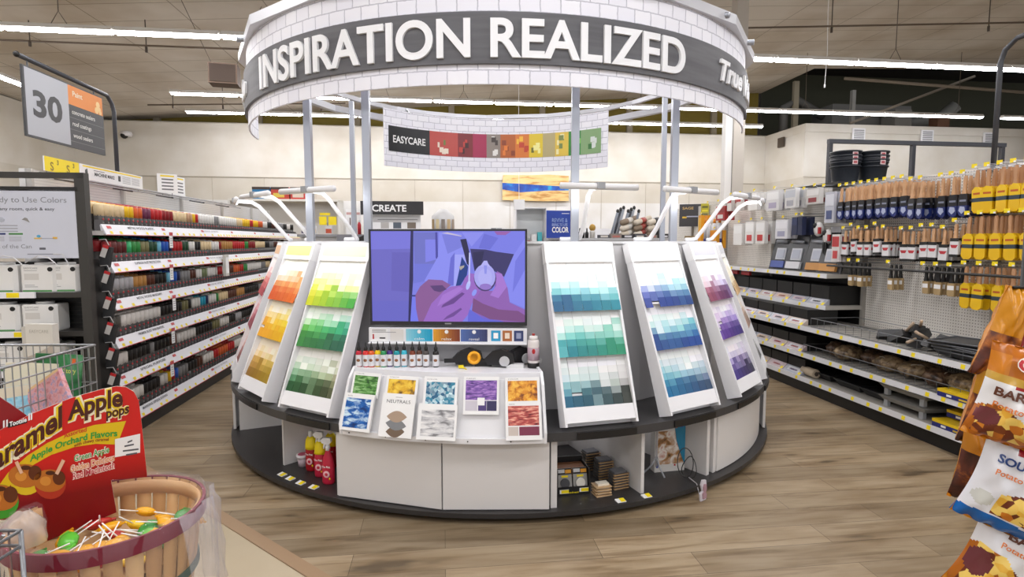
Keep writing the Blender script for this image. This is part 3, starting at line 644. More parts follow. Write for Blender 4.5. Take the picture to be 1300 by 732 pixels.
for a in (bA0, bA1):
    m = MB(); q = []
    for r, z in ((1.90, .505), (2.335, .462), (2.34, .52), (2.25, SHZ - .05), (2.20, SHZ + .008), (1.90, SHZ + .01)): q.append((r, z))
    sg = .008; vs = []
    for dw in (-sg, sg):
        for r, z in q: vs.append((r * math.sin(rad(a)) + dw * math.cos(rad(a)), -r * math.cos(rad(a)) + dw * math.sin(rad(a)), z))
    n = len(q); m.add(vs, [tuple(range(n)), tuple(range(2 * n - 1, n - 1, -1))] + [(i, n + i, n + (i + 1) % n, (i + 1) % n) for i in range(n)], WHITE); m.build('stand_side', bs)
ph2 = math.atan(.112 / .32)
def ST_(a, t, out=0.0):   # matrix on the slanted front: t up the slope from the bottom, out from it
    return Matrix.Translation(K(2.322, a, .475)) @ Matrix.Rotation(rad(a), 4, 'Z') @ Matrix.Rotation(-ph2, 4, 'X') @ Matrix.Translation((0, -out, t))
COLS = [bA0 + 2.88 + 5.76 * i for i in range(5)]
m = MB()
for i in range(1, 5): m.T = ST_(bA0 + 5.76 * i, 0); m.box(-.004, .004, -.03, .0, .0, .34, WHITE)
for i, cc in enumerate(COLS):
    for t in (.0, .185): m.T = ST_(cc, t, 0); m.box(-.11, .11, -.030, -.026, 0, .03, mat('#d4d6da', .2)); m.box(-.11, .11, -.03, .0, -.002, .002, WHITE)
m.T = None; m.build('stand_pocket', bs)
GRN = photo_material('meadow_photo', [(.35, '#1f4a22'), (.5, '#4f8a3a'), (.65, '#9cc48a')], 26, 'noise', (1, 1, 3)); YLW = photo_material('autumn_photo', [(.35, '#6a4a10'), (.5, '#d9a514'), (.65, '#f0d24a')], 26)
AQU = photo_material('shell_photo', [(.2, '#2a7f9c'), (.5, '#d7eef2'), (.8, '#1c5a80')], 60, 'voronoi'); PUR = photo_material('lavender_photo', [(.35, '#3f2a6a'), (.5, '#7a50a8'), (.65, '#b58ad0')], 30, 'noise', (1, 1, 5))
ORG = photo_material('leaf_photo', [(.35, '#7a3a0c'), (.5, '#d98a1c'), (.65, '#f2c04a')], 34); REDP = photo_material('cranberry_photo', [(.35, '#6a1c24'), (.5, '#c0504a'), (.65, '#f0b8a0')], 22, 'noise', (1, 1, 5))
BLU = photo_material('lagoon_photo', [(.35, '#0a2d6a'), (.5, '#1262b5'), (.62, '#cfe6f2')], 18, 'noise', (1, 1, 2)); SNOW = photo_material('winter_photo', [(.35, '#77777a'), (.5, '#c9c9cc'), (.65, '#ecebea')], 16, 'noise', (1, 1, 3))
def brochure(a, t, w, h, lab, draw, out=.012, dx=0, th=.008, group='brochures in the stand under the television'):
    o = thing('brochure', lab, 'brochure'); o.matrix_world = ST_(a, t, out) @ Matrix.Translation((dx, 0, 0))
    m = MB(); m.box(-w / 2, w / 2, -th, 0, 0, h, PAPER); m.build('booklet', o)
    m = MB(); draw(m, w, h, -th - .0006); m.build('cover_print', o); o['group'] = group
def dr(ph, zf=.0, top=.86, text=None):
    def f(m, w, h, y):
        m.rect(-w / 2 + .014, w / 2 - .014, h * zf, h * top, y, ph)
        m.text(text or 'COLOR', w * .3, .009, (-w / 2 + .045, y, h * .91), GREY)
    return f
brochure(COLS[0], .20, .18, .14, 'green meadow brochure in the upper pocket at the left end of the stand', dr(GRN, .05), dx=-.0)
brochure(COLS[1], .19, .19, .145, 'yellow autumn brochure in the upper pocket, second from the left', dr(YLW, .05))
brochure(COLS[2], .13, .19, .21, 'blue and white mosaic brochure in the upper middle pocket', dr(AQU, .1))
def dpur(m, w, h, y):
    m.rect(-w / 2 + .012, w / 2 - .012, h * .38, h * .9, y, PUR); m.rect(-w / 2 + .012, -.02, h * .1, h * .36, y, mat('#c9c4cf')); m.rect(-.015, .03, h * .1, h * .36, y, mat('#4c3a78')); m.rect(.032, w / 2 - .012, h * .1, h * .36, y, mat('#2f2a56')); m.rect(-.02, .02, h * .24, h * .44, y - .001, PAPER); m.text('PURPLES', .05, .009, (-w / 2 + .04, y, h * .93), GREY)
brochure(COLS[3], .14, .195, .205, 'purple lavender field brochure standing alone in its pocket', dpur)
brochure(COLS[4], .205, .19, .135, 'orange leaf brochure in the upper pocket at the right end of the stand', dr(ORG, .05))
def dlag(m, w, h, y): m.rect(-w / 2 + .014, w / 2 - .016, h * .08, h * .87, y, BLU); m.text('BLUES', .03, .009, (-w / 2 + .035, y, h * .91), GREY)
brochure(COLS[0], .012, .19, .205, 'blue lagoon brochure in the lower pocket at the left end of the stand', dlag, .03, -.01, .014)
def dneu(m, w, h, y):
    m.text('NEUTRALS', w * .72, .026, (0, y, h * .78), mat('#4d4d52')); m.rect(-.02, .02, h * .91, h * .92, y, GREY)
    for k, (c_, zz, ww, ro) in enumerate((('#6e5b4a', .13, .055, .06), ('#7d7f82', .29, .062, -.1), ('#a8917d', .47, .06, .02))):
        q = [(ww * v_, .031 * (1 - abs(v_) ** 1.9)) for v_ in [-1 + j_ / 6 for j_ in range(12)]] + [(ww * v_, -.031 * (1 - abs(v_) ** 1.9)) for v_ in [1 - j_ / 6 for j_ in range(12)]]
        m.add([(x * math.cos(ro) - z * math.sin(ro), y - .0002 * k, h * zz + x * math.sin(ro) + z * math.cos(ro)) for x, z in q], [tuple(range(24))], mat(c_, .6))
brochure(COLS[1], .0, .195, .235, 'NEUTRALS brochure with three stacked cushions in a lower pocket', dneu, .028)
brochure(COLS[2], .0, .215, .19, 'grey winter landscape brochure leaning in the lower middle pocket', lambda m, w, h, y: m.rect(-w / 2 + .02, w / 2 - .012, h * .1, h * .84, y, SNOW), .034, .0, .014)
def dred(m, w, h, y): m.rect(-w / 2 + .014, w / 2 - .014, h * .38, h * .9, y, REDP); m.rect(-w / 2 + .014, -.03, h * .12, h * .35, y, mat('#c9bcb4')); m.rect(-.025, w / 2 - .014, h * .12, h * .35, y, mat('#7a2c48')); m.text('REDS', .03, .009, (-w / 2 + .035, y, h * .93), GREY)
brochure(COLS[4], .005, .195, .20, 'red cranberry bog brochure in the lower pocket at the right end of the stand', dred, .03)

# ---------------------------------------------------------------- on the shelf: ink bottles, tape guns, can
INK = [('#b51f33', 'crimson'), ('#d02a2a', 'red'), ('#dd5a1c', 'orange'), ('#eac81a', 'yellow'), ('#1f8a50', 'green'), ('#4a2c7c', 'purple'), ('#17939c', 'teal'), ('#35b4cc', 'sky blue'), ('#7d3c28', 'red brown'), ('#5c3a2c', 'dark brown'), ('#4a4442', 'grey'), ('#1d1c1e', 'black')]
INKX = [454, 463, 470, 477.5, 485.5, 493, 502.5, 511.5, 522.5, 531, 540, 552.5]
for i, ((h, nm), px) in enumerate(zip(INK, INKX)):
    t = thing('ink_bottle', f'clear dropper bottle of {nm} ink with black nozzle on the brochure stand', 'bottle', ((px - 650) / FPX * 3.30, 3.285 - .015 * (i == 1 or i == 11) + .012 * (i % 2), SHZ), 0, 'dropper bottles of ink')
    m = MB(); m.lathe([(.0165, 0), (.0182, .006), (.0182, .078), (.016, .09), (.009, .098)], 16, mat(h, .2)); m.build('bottle_body', t)
    m = MB(); m.lathe([(.0194, .007), (.0194, .074)], 16, mat('#dcdcdf', .4), cap=False); l = m.build('bottle_label', t)
    m = MB(); m.ball((0, -.0175, .042), .011, .004, .010, mat('#8a5a3a'), 8, 5); m.build('label_mark', l)
    m = MB(); m.lathe([(.010, .096), (.011, .104), (.011, .112), (.006, .122), (.003, .145), (.0015, .15)], 10, BLACK); m.build('nozzle', t)
def tapegun(loc, rz, lab, big):
    t = thing('tape_gun', lab, 'tool', loc, rz)
    m = MB(); m.box(-.12, .0, -.012, .012, .025, .045, BLACK); m.prism([(-.05, .015), (.06, .01), (.11, .035), (.10, .085), (.03, .11), (-.03, .09), (-.07, .05)], -.022, .022, mat('#1a1a1c', .35)); m.build('gun_body', t)
    m = MB()
    if big:
        m.T = Matrix.Translation((.055, -.027, .055)) @ Matrix.Rotation(PI / 2, 4, 'X'); m.lathe([(.034, -.002), (.040, .004), (.034, .008), (.022, .006), (.022, -.002)], 20, mat('#f0a81a', .4)); m.build('tape_spool', t)
    else:
        m.T = Matrix.Translation((.05, -.02, .04)) @ Matrix.Rotation(PI / 2, 4, 'X'); m.lathe([(.03, -.01), (.03, .01)], 16, mat('#c9cacc', .3, .4)); m.build('gun_roller', t)
    m = MB(); m.box(.06, .16, -.02, .02, .0, .024, mat('#dcdcdc') if not big else BLACK); m.build('gun_foot', t); m = MB(); m.box(.02, .07, -.018, .018, .085, .1, mat('#3a3028', .4)); m.build('gun_trim', t)
tapegun((-.28, 3.30, SHZ), .1, 'black tape gun with a yellow spool on the brochure stand', True)
tapegun((-.09, 3.28, SHZ), -.15, 'black and white tape gun behind the yellow price tag', False)
tapegun((.03, 3.33, SHZ), .5, 'small black and white tool lying beside the white spray can', False)
m = MB(); m.tube([(-.30, 3.235, SHZ + .012), (-.272, 3.228, SHZ + .004), (-.262, 3.21, SHZ - .0), (-.27, 3.2, SHZ - .03)], .004, YEL, 5); m.box(-.31, -.28, 3.228, 3.242, SHZ + .004, SHZ + .02, YEL); tag(m.build('yellow_tie'), 'small yellow tie hanging over the shelf edge by the tape gun', 'tie')
m = MB(); m.T = Matrix.Translation(K(2.206, -1.6, SHZ - .035)) @ Matrix.Rotation(rad(-1.6), 4, 'Z'); m.box(-.03, .03, -.004, 0, -.01, .022, PAPER); m.rect(-.012, .03, -.008, .02, -.0046, YEL); tag(m.build('price_tag'), 'yellow price tag on the brochure stand shelf edge', 'price tag')
t = thing('spray_can', 'white glue spray can with black base at the right end of the brochure stand', 'spray can', (.125, 3.27, SHZ))
m = MB(); m.lathe([(.033, 0), (.034, .004), (.034, .15), (.028, .165)], 20, mat('#d9d2cf', .35)); m.build('can_body', t)
m = MB(); m.lathe([(.0345, .0), (.0345, .03)], 20, BLACK); m.lathe([(.0347, .045), (.0347, .12)], 20, mat('#b09aa4', .4)); m.build('can_label', t)
m = MB(); m.lathe([(.027, .165), (.024, .185), (.012, .188)], 16, mat('#e8e6e3')); m.lathe([(.009, .186), (.008, .2)], 10, mat('#a5322c')); m.build('can_cap', t)
m = MB(); m.ball((0, -.034, .1), .01, .002, .016, RED, 8, 5); m.build('can_mark', t)
t = thing('paint_tub', 'small white tub with red print on the counter between the blue and purple racks', 'tub', K(2.02, 41.5, .505))
m = MB(); m.lathe([(.036, 0), (.036, .09), (.03, .1)], 16, mat('#d8cfc9', .4)); m.build('tub_body', t); m = MB(); m.lathe([(.037, .085), (.037, .11), (.01, .125)], 16, mat('#8c8a88', .4)); m.build('tub_lid', t); m = MB(); m.ball((.0, -.034, .05), .016, .005, .025, RED, 8, 5); m.build('tub_print', t)

# ---------------------------------------------------------------- inside the open compartments
PNK = mat('#c2213f', .3); PRD = mat('#a81420', .3)
def cleaner(kind):
    t = thing('cleaner_bottle', '', 'bottle'); t.scale = (1.1, 1.1, 1.1); body = PNK if kind != 'squeeze' else PRD
    m = MB(); sx, sy = .036, .024
    if kind == 'squeeze': pr = [(.9, 0), (1, .01), (1, .15), (.8, .19), (.45, .205)]
    else: pr = [(.9, 0), (1, .01), (1, .10), (.75, .15), (.42, .18), (.4, .2)]
    m.lathe(pr, 20, body, 0, 0, 0, 2 * PI, sx, sy); m.build('bottle_body', t)
    if kind != 'trigger':
        m = MB(); m.lathe([(.98, .13 if kind == 'squeeze' else .135), (.98 if kind == 'squeeze' else .9, .15), (.84, .19), (.5, .207)], 20, YEL, 0, 0, 0, 2 * PI, sx * 1.03, sy * 1.06); m.build('yellow_shoulder', t)
    if kind == 'squeeze':
        m = MB(); m.lathe([(.014, .2), (.014, .235), (.011, .24)], 14, PAPER); m.build('bottle_cap', t)
    else:
        m = MB(); m.lathe([(.013, .19), (.013, .21), (.009, .225)], 12, PAPER); m.prism([(-.032, .232), (-.038, .248), (-.02, .262), (.02, .262), (.022, .238), (.008, .225), (-.008, .225)], -.009, .009, PAPER)
        m.prism([(-.02, .236), (-.024, .2), (-.019, .2), (-.012, .234)], -.006, .006, PAPER); m.build('spray_trigger', t)
    m = MB(); m.ball((0, -sy, .06), .02, .003, .02, mat('#eebcc2'), 12, 6); m.ball((0, -sy - .001, .06), .011, .003, .011, PNK, 10, 6)
    m.text('The Pink', .05, .016, (0, -sy - .003, .098), PAPER, .02); m.ball((.018, -sy * .9, .035), .006, .003, .007, YEL, 6, 4); m.build('bottle_label', t)
    return t
for i, (kd, r, a, lab) in enumerate((('squeeze', 2.09, -35.3, 'red squeeze bottle with yellow shoulder, frontmost at the left beside the tub'), ('tall', 2.12, -31.8, 'pink spray bottle with yellow neck in the front row of the kiosk compartment'),
    ('trigger', 2.17, -28.4, 'pink trigger spray bottle, frontmost beside the white cabinet door'), ('trigger', 2.07, -25.8, 'pink trigger spray bottle half hidden against the cabinet divider'),
    ('squeeze', 1.98, -33.6, 'red squeeze bottle in the second row behind the left one'), ('squeeze', 1.9, -31.2, 'red squeeze bottle in the third row of the kiosk compartment'), ('squeeze', 1.84, -28.6, 'red squeeze bottle in the back row left of the last'), ('squeeze', 1.86, -26.0, 'red squeeze bottle in the back row against the divider'))):
    ST.put('cl' + kd, lambda: cleaner(kd), K(r, a, .062), rad(a) * .3, lab, 'pink and red cleaner bottles')
t = thing('cleaning_tub', 'small white tub with pink lid beside the red squeeze bottle', 'tub', K(2.08, -38.4, .062))
m = MB(); m.lathe([(.030, 0), (.036, .06)], 18, mat('#c9b6bf', .3)); m.build('tub_body', t); m = MB(); m.lathe([(.042, .056), (.042, .075), (.036, .078)], 18, mat('#e4dcdf', .3)); m.lathe([(.033, .078), (.03, .08)], 16, mat('#b04a64')); m.build('tub_lid', t)
t = thing('cleaning_tub', 'second white tub with pink lid standing behind the first one', 'tub', K(1.98, -37.6, .062))
m = MB(); m.lathe([(.030, 0), (.036, .06)], 18, mat('#c9b6bf', .3)); m.build('tub_body', t); m = MB(); m.lathe([(.042, .056), (.042, .085), (.036, .09)], 18, mat('#c98a9c', .3)); m.build('tub_lid', t)
# sanding disc box
t = thing('sanding_disc_box', 'black display box of sanding discs in the compartment right of the doors', 'display box', K(2.12, 12.6, .062), rad(10))
m = MB(); m.box(-.1, .1, 0, .17, 0, .03, BLACK); m.box(-.1, -.094, 0, .17, 0, .15, BLACK); m.box(.094, .1, 0, .17, 0, .15, BLACK); m.box(-.1, .1, .165, .17, 0, .17, BLACK); m.box(-.1, .1, -.004, 0, 0, .05, mat('#171717')); m.build('box_tray', t)
m = MB(); m.box(-.09, .09, .05, .16, .09, .135, mat('#8a5c3c', .7)); m.build('kraft_card', t)
for i, c_ in enumerate(('#46464a', '#d9d6cd')):
    m = MB(Matrix.Translation((-.047 + i * .094, .01, .03)) @ Matrix.Rotation(-.25, 4, 'X')); m.box(-.043, .043, 0, .01, 0, .12, mat('#9a9894', .3)); m.rect(-.043, .043, .085, .12, -.001, BLACK); m.rect(-.04, .0, .095, .115, -.002, mat('#cfcfd0')); m.rect(.004, .04, .092, .112, -.002, mat('#e09a1a'))
    m.rect(-.02, .02, .068, .08, -.002, YEL); m.T = m.T @ Matrix.Translation((0, -.004, .035)) @ Matrix.Rotation(PI / 2, 4, 'X'); m.lathe([(.028, -.003), (.028, .004)], 20, mat(c_, .6)); m.build('disc_pack', t)
m = MB(); m.rect(-.085, -.03, .012, .036, -.0045, PAPER); m.rect(-.075, -.03, .014, .034, -.005, YEL); m.rect(.035, .09, .016, .04, -.0045, PAPER); m.rect(.045, .09, .018, .038, -.005, YEL); m.text('mix & match', .06, .014, (0, -.005, .012), YEL, .02); m.build('box_label', t)
def make_pack():
    t = thing('sandpaper_pack', '', 'package')
    m = MB(); m.box(-.05, .05, -.04, .04, 0, .006, mat('#5c5650', .6)); m.box(-.052, .052, -.042, -.03, 0, .006, mat('#b8946a', .6)); m.build('pack_card', t)
    m = MB(); m.box(-.044, .044, -.032, .036, .006, .017, mat('#5a5b60', .3)); m.build('pack_sheets', t); return t
def make_pack2():
    t = thing('sanding_pad_pack', '', 'package')
    m = MB(); m.box(-.05, .05, -.04, .04, 0, .005, mat('#c2a27a', .6)); m.build('pack_card', t)
    m = MB(); m.box(-.03, .04, -.02, .025, .005, .017, mat('#ded6c6', .5)); m.build('pack_pad', t); return t
for c_, (r, a, n, nm) in enumerate(((1.78, 20.3, 7, 'back'), (1.93, 20.6, 7, 'middle'), (2.09, 20.9, 6, 'front'))):
    for k in range(n): ST.put('pk', make_pack, K(r, a, .062 + k * .017), rad(a) + R.uniform(-.06, .06), f'grey sandpaper pack, {ordw(k)} from the bottom of the {nm} stack by the divider', 'sandpaper packs stacked in the kiosk')
for k in range(4): ST.put('pk2', make_pack2, K(2.15, 17.0, .062 + k * .017), rad(16) + R.uniform(-.08, .08), f'white sanding pad pack, {ordw(k)} from the bottom of the low stack', 'sanding pad packs')
# acrylic stand, boxed kit, cable with tag
t = thing('acrylic_stand', 'clear acrylic tripod stand alone in the dark compartment', 'display stand', K(2.05, 30.0, .062), rad(25))
AC = mat('#c9ccd2', .1, 0, 0, .45)
m = MB(); m.tube([(0, 0, .05), (0, 0, .3)], .007, AC, 8); m.build('stand_stem', t)
for k in range(3):
    m = MB(); a = rad(-90 + 120 * k); m.tube([(0, 0, .12), (.03 * math.cos(a), .03 * math.sin(a), .06), (.08 * math.cos(a), .08 * math.sin(a), .008)], .006, AC, 6); m.build('leg', t)
m = MB(); m.box(-.07, .07, -.02, .02, .29, .34, mat('#cfd0d4', .2)); m.build('stand_header', t)
t = thing('boxed_kit', 'boxed kit with brown and white picture and blue side behind the cable', 'box', K(2.06, 33.0, .062), rad(12))
m = MB(); m.box(-.105, .105, 0, .06, 0, .33, mat('#d6d2cd')); m.build('kit_box', t)
KIT = photo_material('craft_photo', [(.3, '#33221a'), (.45, '#a87848'), (.58, '#e8e2da'), (.7, '#b5603a')], 14)
m = MB(); m.rect(-.1, .1, .05, .27, -.001, KIT); m.prism([(.03, .3), (.105, .3), (.105, .04), (.08, .1), (.045, .2)], -.004, -.001, mat('#1b7a9c')); m.rect(-.1, .1, .285, .325, -.002, mat('#181a24'))
for k, c_ in enumerate(('#d8d03a', '#c8342c', '#2a5ca8', '#d85a2c', '#2a5ca8')): m.ball((-.08 + k * .04, -.003, .30), .014, .002, .017, mat(c_), 8, 5)
m.rect(.03, .042, .035, .047, -.002, RED); m.rect(-.095, -.08, .03, .048, -.002, mat('#2c3c9c')); m.build('kit_picture', t)
m = MB(); kx, ky, kz = K(2.21, 33.2, .063)
m.tube([(kx + .045 * math.cos(a_) , ky + .02 * math.sin(2 * a_), kz + .075 + .07 * math.sin(a_)) for a_ in [q * PI / 10 for q in range(20)]], .003, DARK, 5, True)
m.tube([(kx - .02 + .05 * math.cos(a_) , ky + .012 + .015 * math.sin(a_), kz + .10 + .09 * math.sin(a_)) for a_ in [q * PI / 10 for q in range(20)]], .003, DARK, 5, True)
m.tube([(kx, ky, kz + .01), K(2.29, 32.6, .068), K(2.325, 32, .04), K(2.36, 31.5, .004)], .003, mat('#b0aeb0'), 5); tag(m.build('coiled_cable'), 'black coiled cable hanging from the compartment in front of the boxed kit', 'cable')
m = MB(Matrix.Translation(K(2.37, 31.6, .002)) @ Matrix.Rotation(.5, 4, 'Z')); m.smooth = False
cr = [(-.02, 0), (.022, .005), (.026, .04), (.012, .055), (.024, .08), (.02, .125), (-.008, .128), (-.02, .1), (-.008, .06), (-.026, .045)]
m.prism(cr, -.006, .006, mat('#cfc9d0', .4)); m.prism([(x * .6 + .004, z * .7 + .015) for x, z in cr], -.014, -.006, mat('#a7848f', .4)); tag(m.build('paper_tag'), 'crumpled white paper tag at the end of the cable on the floor', 'tag')

# ================================================================ LEFT AISLE: spray paint gondola (aisle frame, origin on its front edge line)
SHG = mat('#cfccc6', .5); STRIPM = mat('#e4e4ea', .4); KICK = mat('#1b1a1a', .5)
LU, LV0, LV1 = -2.46, 4.60, 10.4
g = thing('spray_paint_shelving', 'long left aisle shelving full of spray cans with white price strips', 'shelving', F(LU, LV0, 0), TH)
Lg = LV1 - LV0
LSH = [(1.64, -.04), (1.355, 0), (1.07, 0), (.775, 0), (.48, 0), (.155, 0)]
m = MB(); m.box(-.60, -.55, 0, Lg, 0, 2.08, WWHITE)
for k in range(20): m.box(-.55, -.548, 0, Lg, 1.62 + k * .024, 1.622 + k * .024, mat('#b4b4b6'))
m.build('back_panel', g)
m = MB(); m.box(-.55, -.02, 0, Lg, .0, .125, KICK); m.build('kick_plate', g)
for k in range(6):
    m = MB(); v = min(k * 1.22, Lg - .03); m.box(-.56, -.52, v, v + .03, .1, 2.08, mat('#bdbab5')); m.build('upright', g)
SNAME = ['METAL WOOD PLASTIC', 'SUPERIOR RUST PROTECTION', 'METAL WOOD MASONRY', 'PRIMER RUST PREVENTIVE', 'SPECIAL PURPOSE', 'MARKING UPSIDE DOWN']
for i, (z, du_) in enumerate(LSH):
    sh = MB(); sh.box(-.55, du_ - .01, 0, Lg, z - .045, z - .012, SHG); s_ = sh.build('shelf', g)
    m = MB(); x = du_
    m.hexa([(x - .03, -.0, z - .02), (x + .012, -.0, z - .045), (x + .012, Lg, z - .045), (x - .03, Lg, z - .02), (x - .035, 0, z + .03), (x - .028, 0, z + .038), (x - .028, Lg, z + .038), (x - .035, Lg, z + .03)], STRIPM)
    def SP(v, t, o=.001): return (x + .012 - .04 * t + o, v, z - .045 + .083 * t + .0006)
    def lab(v0, v1, t0, t1, mt, o=.001): m.quad(SP(v0, t0, o), SP(v1, t0, o), SP(v1, t1, o), SP(v0, t1, o), mt)
    lab(0, Lg, .0, .06, RED, .0012); v = .06
    while v < Lg:
        lab(v, v + .035, .12, .38, YEL, .002); v += R.choice([.1, .13, .17, .2]) if v < 2 else R.choice([.07, .09])
    for k in range(7): lab(.05 + k * .85, .11 + k * .85, .6, .85, mat('#c2474a'), .002)
    tm = MB(); TT = lambda px, o, pz: SP(px, (pz + .0) / .083, .0025 + o)
    m.text(SNAME[i], .42, .026, (.55, 0, .052), mat('#5a5a60'), .02, 0, TT); m.text('INTERIOR / EXTERIOR', .4, .022, (2.0, 0, .052), mat('#7a7a80'), .0, 0, TT)
    m.build('price_strip', s_)
    m = MB()      # spring loaded dividers between the rows of cans
    for k in range(int(Lg / .0705)):
        v = .05 + k * .0705; m.box(x - .10, x - .04, v - .0015, v + .0015, z - .01, z + .072, mat('#6d6b6b', .4)); m.box(x - .045, x - .042, v, v + .0705, z + .040, z + .046, DARK)
    m.build('row_dividers', s_)
# cans
CRE, YLO, ORA, PUP, RDD, DRD, GRY, WHT, BLK2, DGR, GRN2, OLV, LBL, BLE, NVY, SLV, GLD, BRN = '#e6cfa4', '#efc21c', '#d8622a', '#6d2b4e', '#c01e24', '#8e141c', '#8f8f90', '#e8e6e2', '#1c1b1c', '#1e4a30', '#2c8a3e', '#7d7a52', '#4bb0dc', '#1e5cc4', '#1c2450', '#b3b4b8', '#c08c4a', '#5c3020'
SEG = [
 [(CRE, 5), (YLO, 2), (ORA, 2), (PUP, 2), (RDD, 3), (DRD, 3), (CRE, 4), ('#c9a07c', 2), (YLO, 1), (RDD, 1), (WHT, 6), (GRY, 2), (WHT, 8), (CRE, 3), (YLO, 4), (RDD, 2), (YLO, 3), (ORA, 3)],
 [(DRD, 1), ('#5e1c1c', 3), ('#35b070', 1), (GRN2, 2), (OLV, 2), (DGR, 2), ('#7ccbe8', 1), (BLE, 2), (NVY, 1), (RDD, 3), (DGR, 2), (WHT, 2), (BLK2, 2), (CRE, 4), (WHT, 3), (DRD, 1), (GLD, 5), (RDD, 6), (GRN2, 2), (DRD, 4)],
 [(SLV, 5), (GLD, 3), (BRN, 2), (BLK2, 3), ('#7ccbe8', 1), (BLE, 2), (NVY, 1), (GRY, 3), (BRN, 2), (WHT, 2), ('#7d8a62', 2), (WHT, 4), (RDD, 2), (WHT, 3), (BRN, 2), (ORA, 3), (RDD, 2), (GRN2, 2), (WHT, 5)],
 [('#5c5a54', 2), (WHT, 9), (BLK2, 6), (OLV, 2), (BLK2, 1), (WHT, 3), ('#22a0c0', 2), (NVY, 1), (WHT, 3), (GRN2, 1), (CRE, 4), (BRN, 4), (GLD, 4), (BLK2, 8)],
 [(WHT, 3), (BLK2, 5), (GRY, 1), (BLK2, 4), (BRN, 2), (WHT, 6), (BLK2, 6), (OLV, 3), (WHT, 4), (BLK2, 3), (SLV, 3), (BLK2, 10)],
 [(WHT, 6), (BLK2, 4), (WHT, 2), (YLO, 1), (RDD, 1), (BLE, 1), (GRY, 3), (BLK2, 3), (BRN, 2), (WHT, 4), (RDD, 2), (ORA, 4), (RDD, 3), (WHT, 6)]]
CN = {CRE: 'cream', YLO: 'yellow', ORA: 'orange', PUP: 'plum', RDD: 'red', DRD: 'dark red', GRY: 'grey', WHT: 'white', BLK2: 'black', DGR: 'dark green', GRN2: 'green', OLV: 'olive', LBL: 'light blue', BLE: 'blue', NVY: 'navy', SLV: 'silver', GLD: 'gold', BRN: 'brown', '#c9a07c': 'tan', '#5e1c1c': 'maroon', '#35b070': 'mint green', '#7ccbe8': 'sky blue', '#7d8a62': 'moss green', '#5c5a54': 'dark grey', '#22a0c0': 'turquoise'}
def make_can(h):
    t = thing('spray_can', '', 'spray can')
    m = MB(); m.lathe([(.030, 0), (.0325, .004), (.0325, .115), (.028, .125)], 10, mat('#4a4846', .35)); m.lathe([(.0328, .02), (.0328, .065)], 10, mat('#8f8d8c', .35), cap=False); m.ball((.031, 0, .085), .004, .012, .009, mat('#c9303a'), 6, 4); m.build('can_body', t)
    m = MB(); m.lathe([(.0325, .11), (.0325, .192), (.028, .2)], 12, mat(h, .45)); m.build('can_cap', t); return t
SHN = ['top', 'second', 'third', 'fourth', 'fifth', 'bottom']
deep = MB(); count = 0
for si, (z, du_) in enumerate(LSH):
    cols = [c for c, n in SEG[si] for _ in range(n)]; n = int((Lg - .15) / .0705)
    while len(cols) < n: cols += [R.choice([WHT, BLK2, GRY, CRE, BRN])] * 3
    for k in range(n):
        v = LV0 + .085 + k * .0705
        if k < 50 and R.random() > .02 or k == 0:
            ST.put('can' + cols[k], lambda: make_can(cols[k]), F(LU + du_ - .085, v, z - .008), TH, f'{CN[cols[k]]} capped spray can, {ordw(k)} from the near end of the {SHN[si]} shelf, left aisle', 'spray cans along the left aisle'); r0 = 1
        else: r0 = 0
        for r in range(r0, 6 if k < 24 else 4):
            x, y, _ = F(LU + du_ - .085 - r * .068, v); zz = z - .012 + r * .0 + .004
            lo = 0.0 if r else 0
            m = deep; zz = z - .008 + .011 * r
            m.lathe([(.031, zz), (.031, zz + .115)], 6, mat('#4a4846', .35), x, y); m.lathe([(.0335, zz + .115), (.0335, zz + .192), (.029, zz + .2)], 8, mat(cols[k], .45), x, y)
tag(deep.build('spray_can'), 'the rows of spray cans behind the front ones and along the far end of the left aisle', 'spray can', 'spray cans along the left aisle', 'stuff')
# hanging shelf talkers
def talker(v, z, k):
    m = MB(Matrix.Translation(F(LU + .02, v, z)) @ Matrix.Rotation(TH, 4, 'Z')); m.box(-.001, .002, -.03, .03, -.11, .0, PAPER); m.box(.0, .004, -.03, .03, -.0, .03, mat('#c2474a')); m.rect(-.0, .0, 0, 0, 0, PAPER)
    for q in range(4): m.box(.002, .003, -.02, .02, -.03 - q * .02, -.025 - q * .02, GREY)
    tag(m.build('shelf_talker'), f'small white tag hanging from the {SHN[k]} price strip of the left aisle', 'tag', 'shelf tags on the left aisle')
for k, (v, z) in enumerate(((5.5, 1.60), (5.48, 1.31), (5.5, 1.03), (5.45, .735), (5.4, .44))): talker(v, z, k)
m = MB(Matrix.Translation(F(LU + .03, 6.75, 1.34)) @ Matrix.Rotation(TH, 4, 'Z')); m.box(-.01, .02, -.05, .05, -.18, .06, mat('#c9c7c0')); m.box(.02, .022, -.04, .04, -.15, .03, PAPER); tag(m.build('tag_holder'), 'tall grey tag holder fixed to the second shelf edge of the left aisle', 'tag')
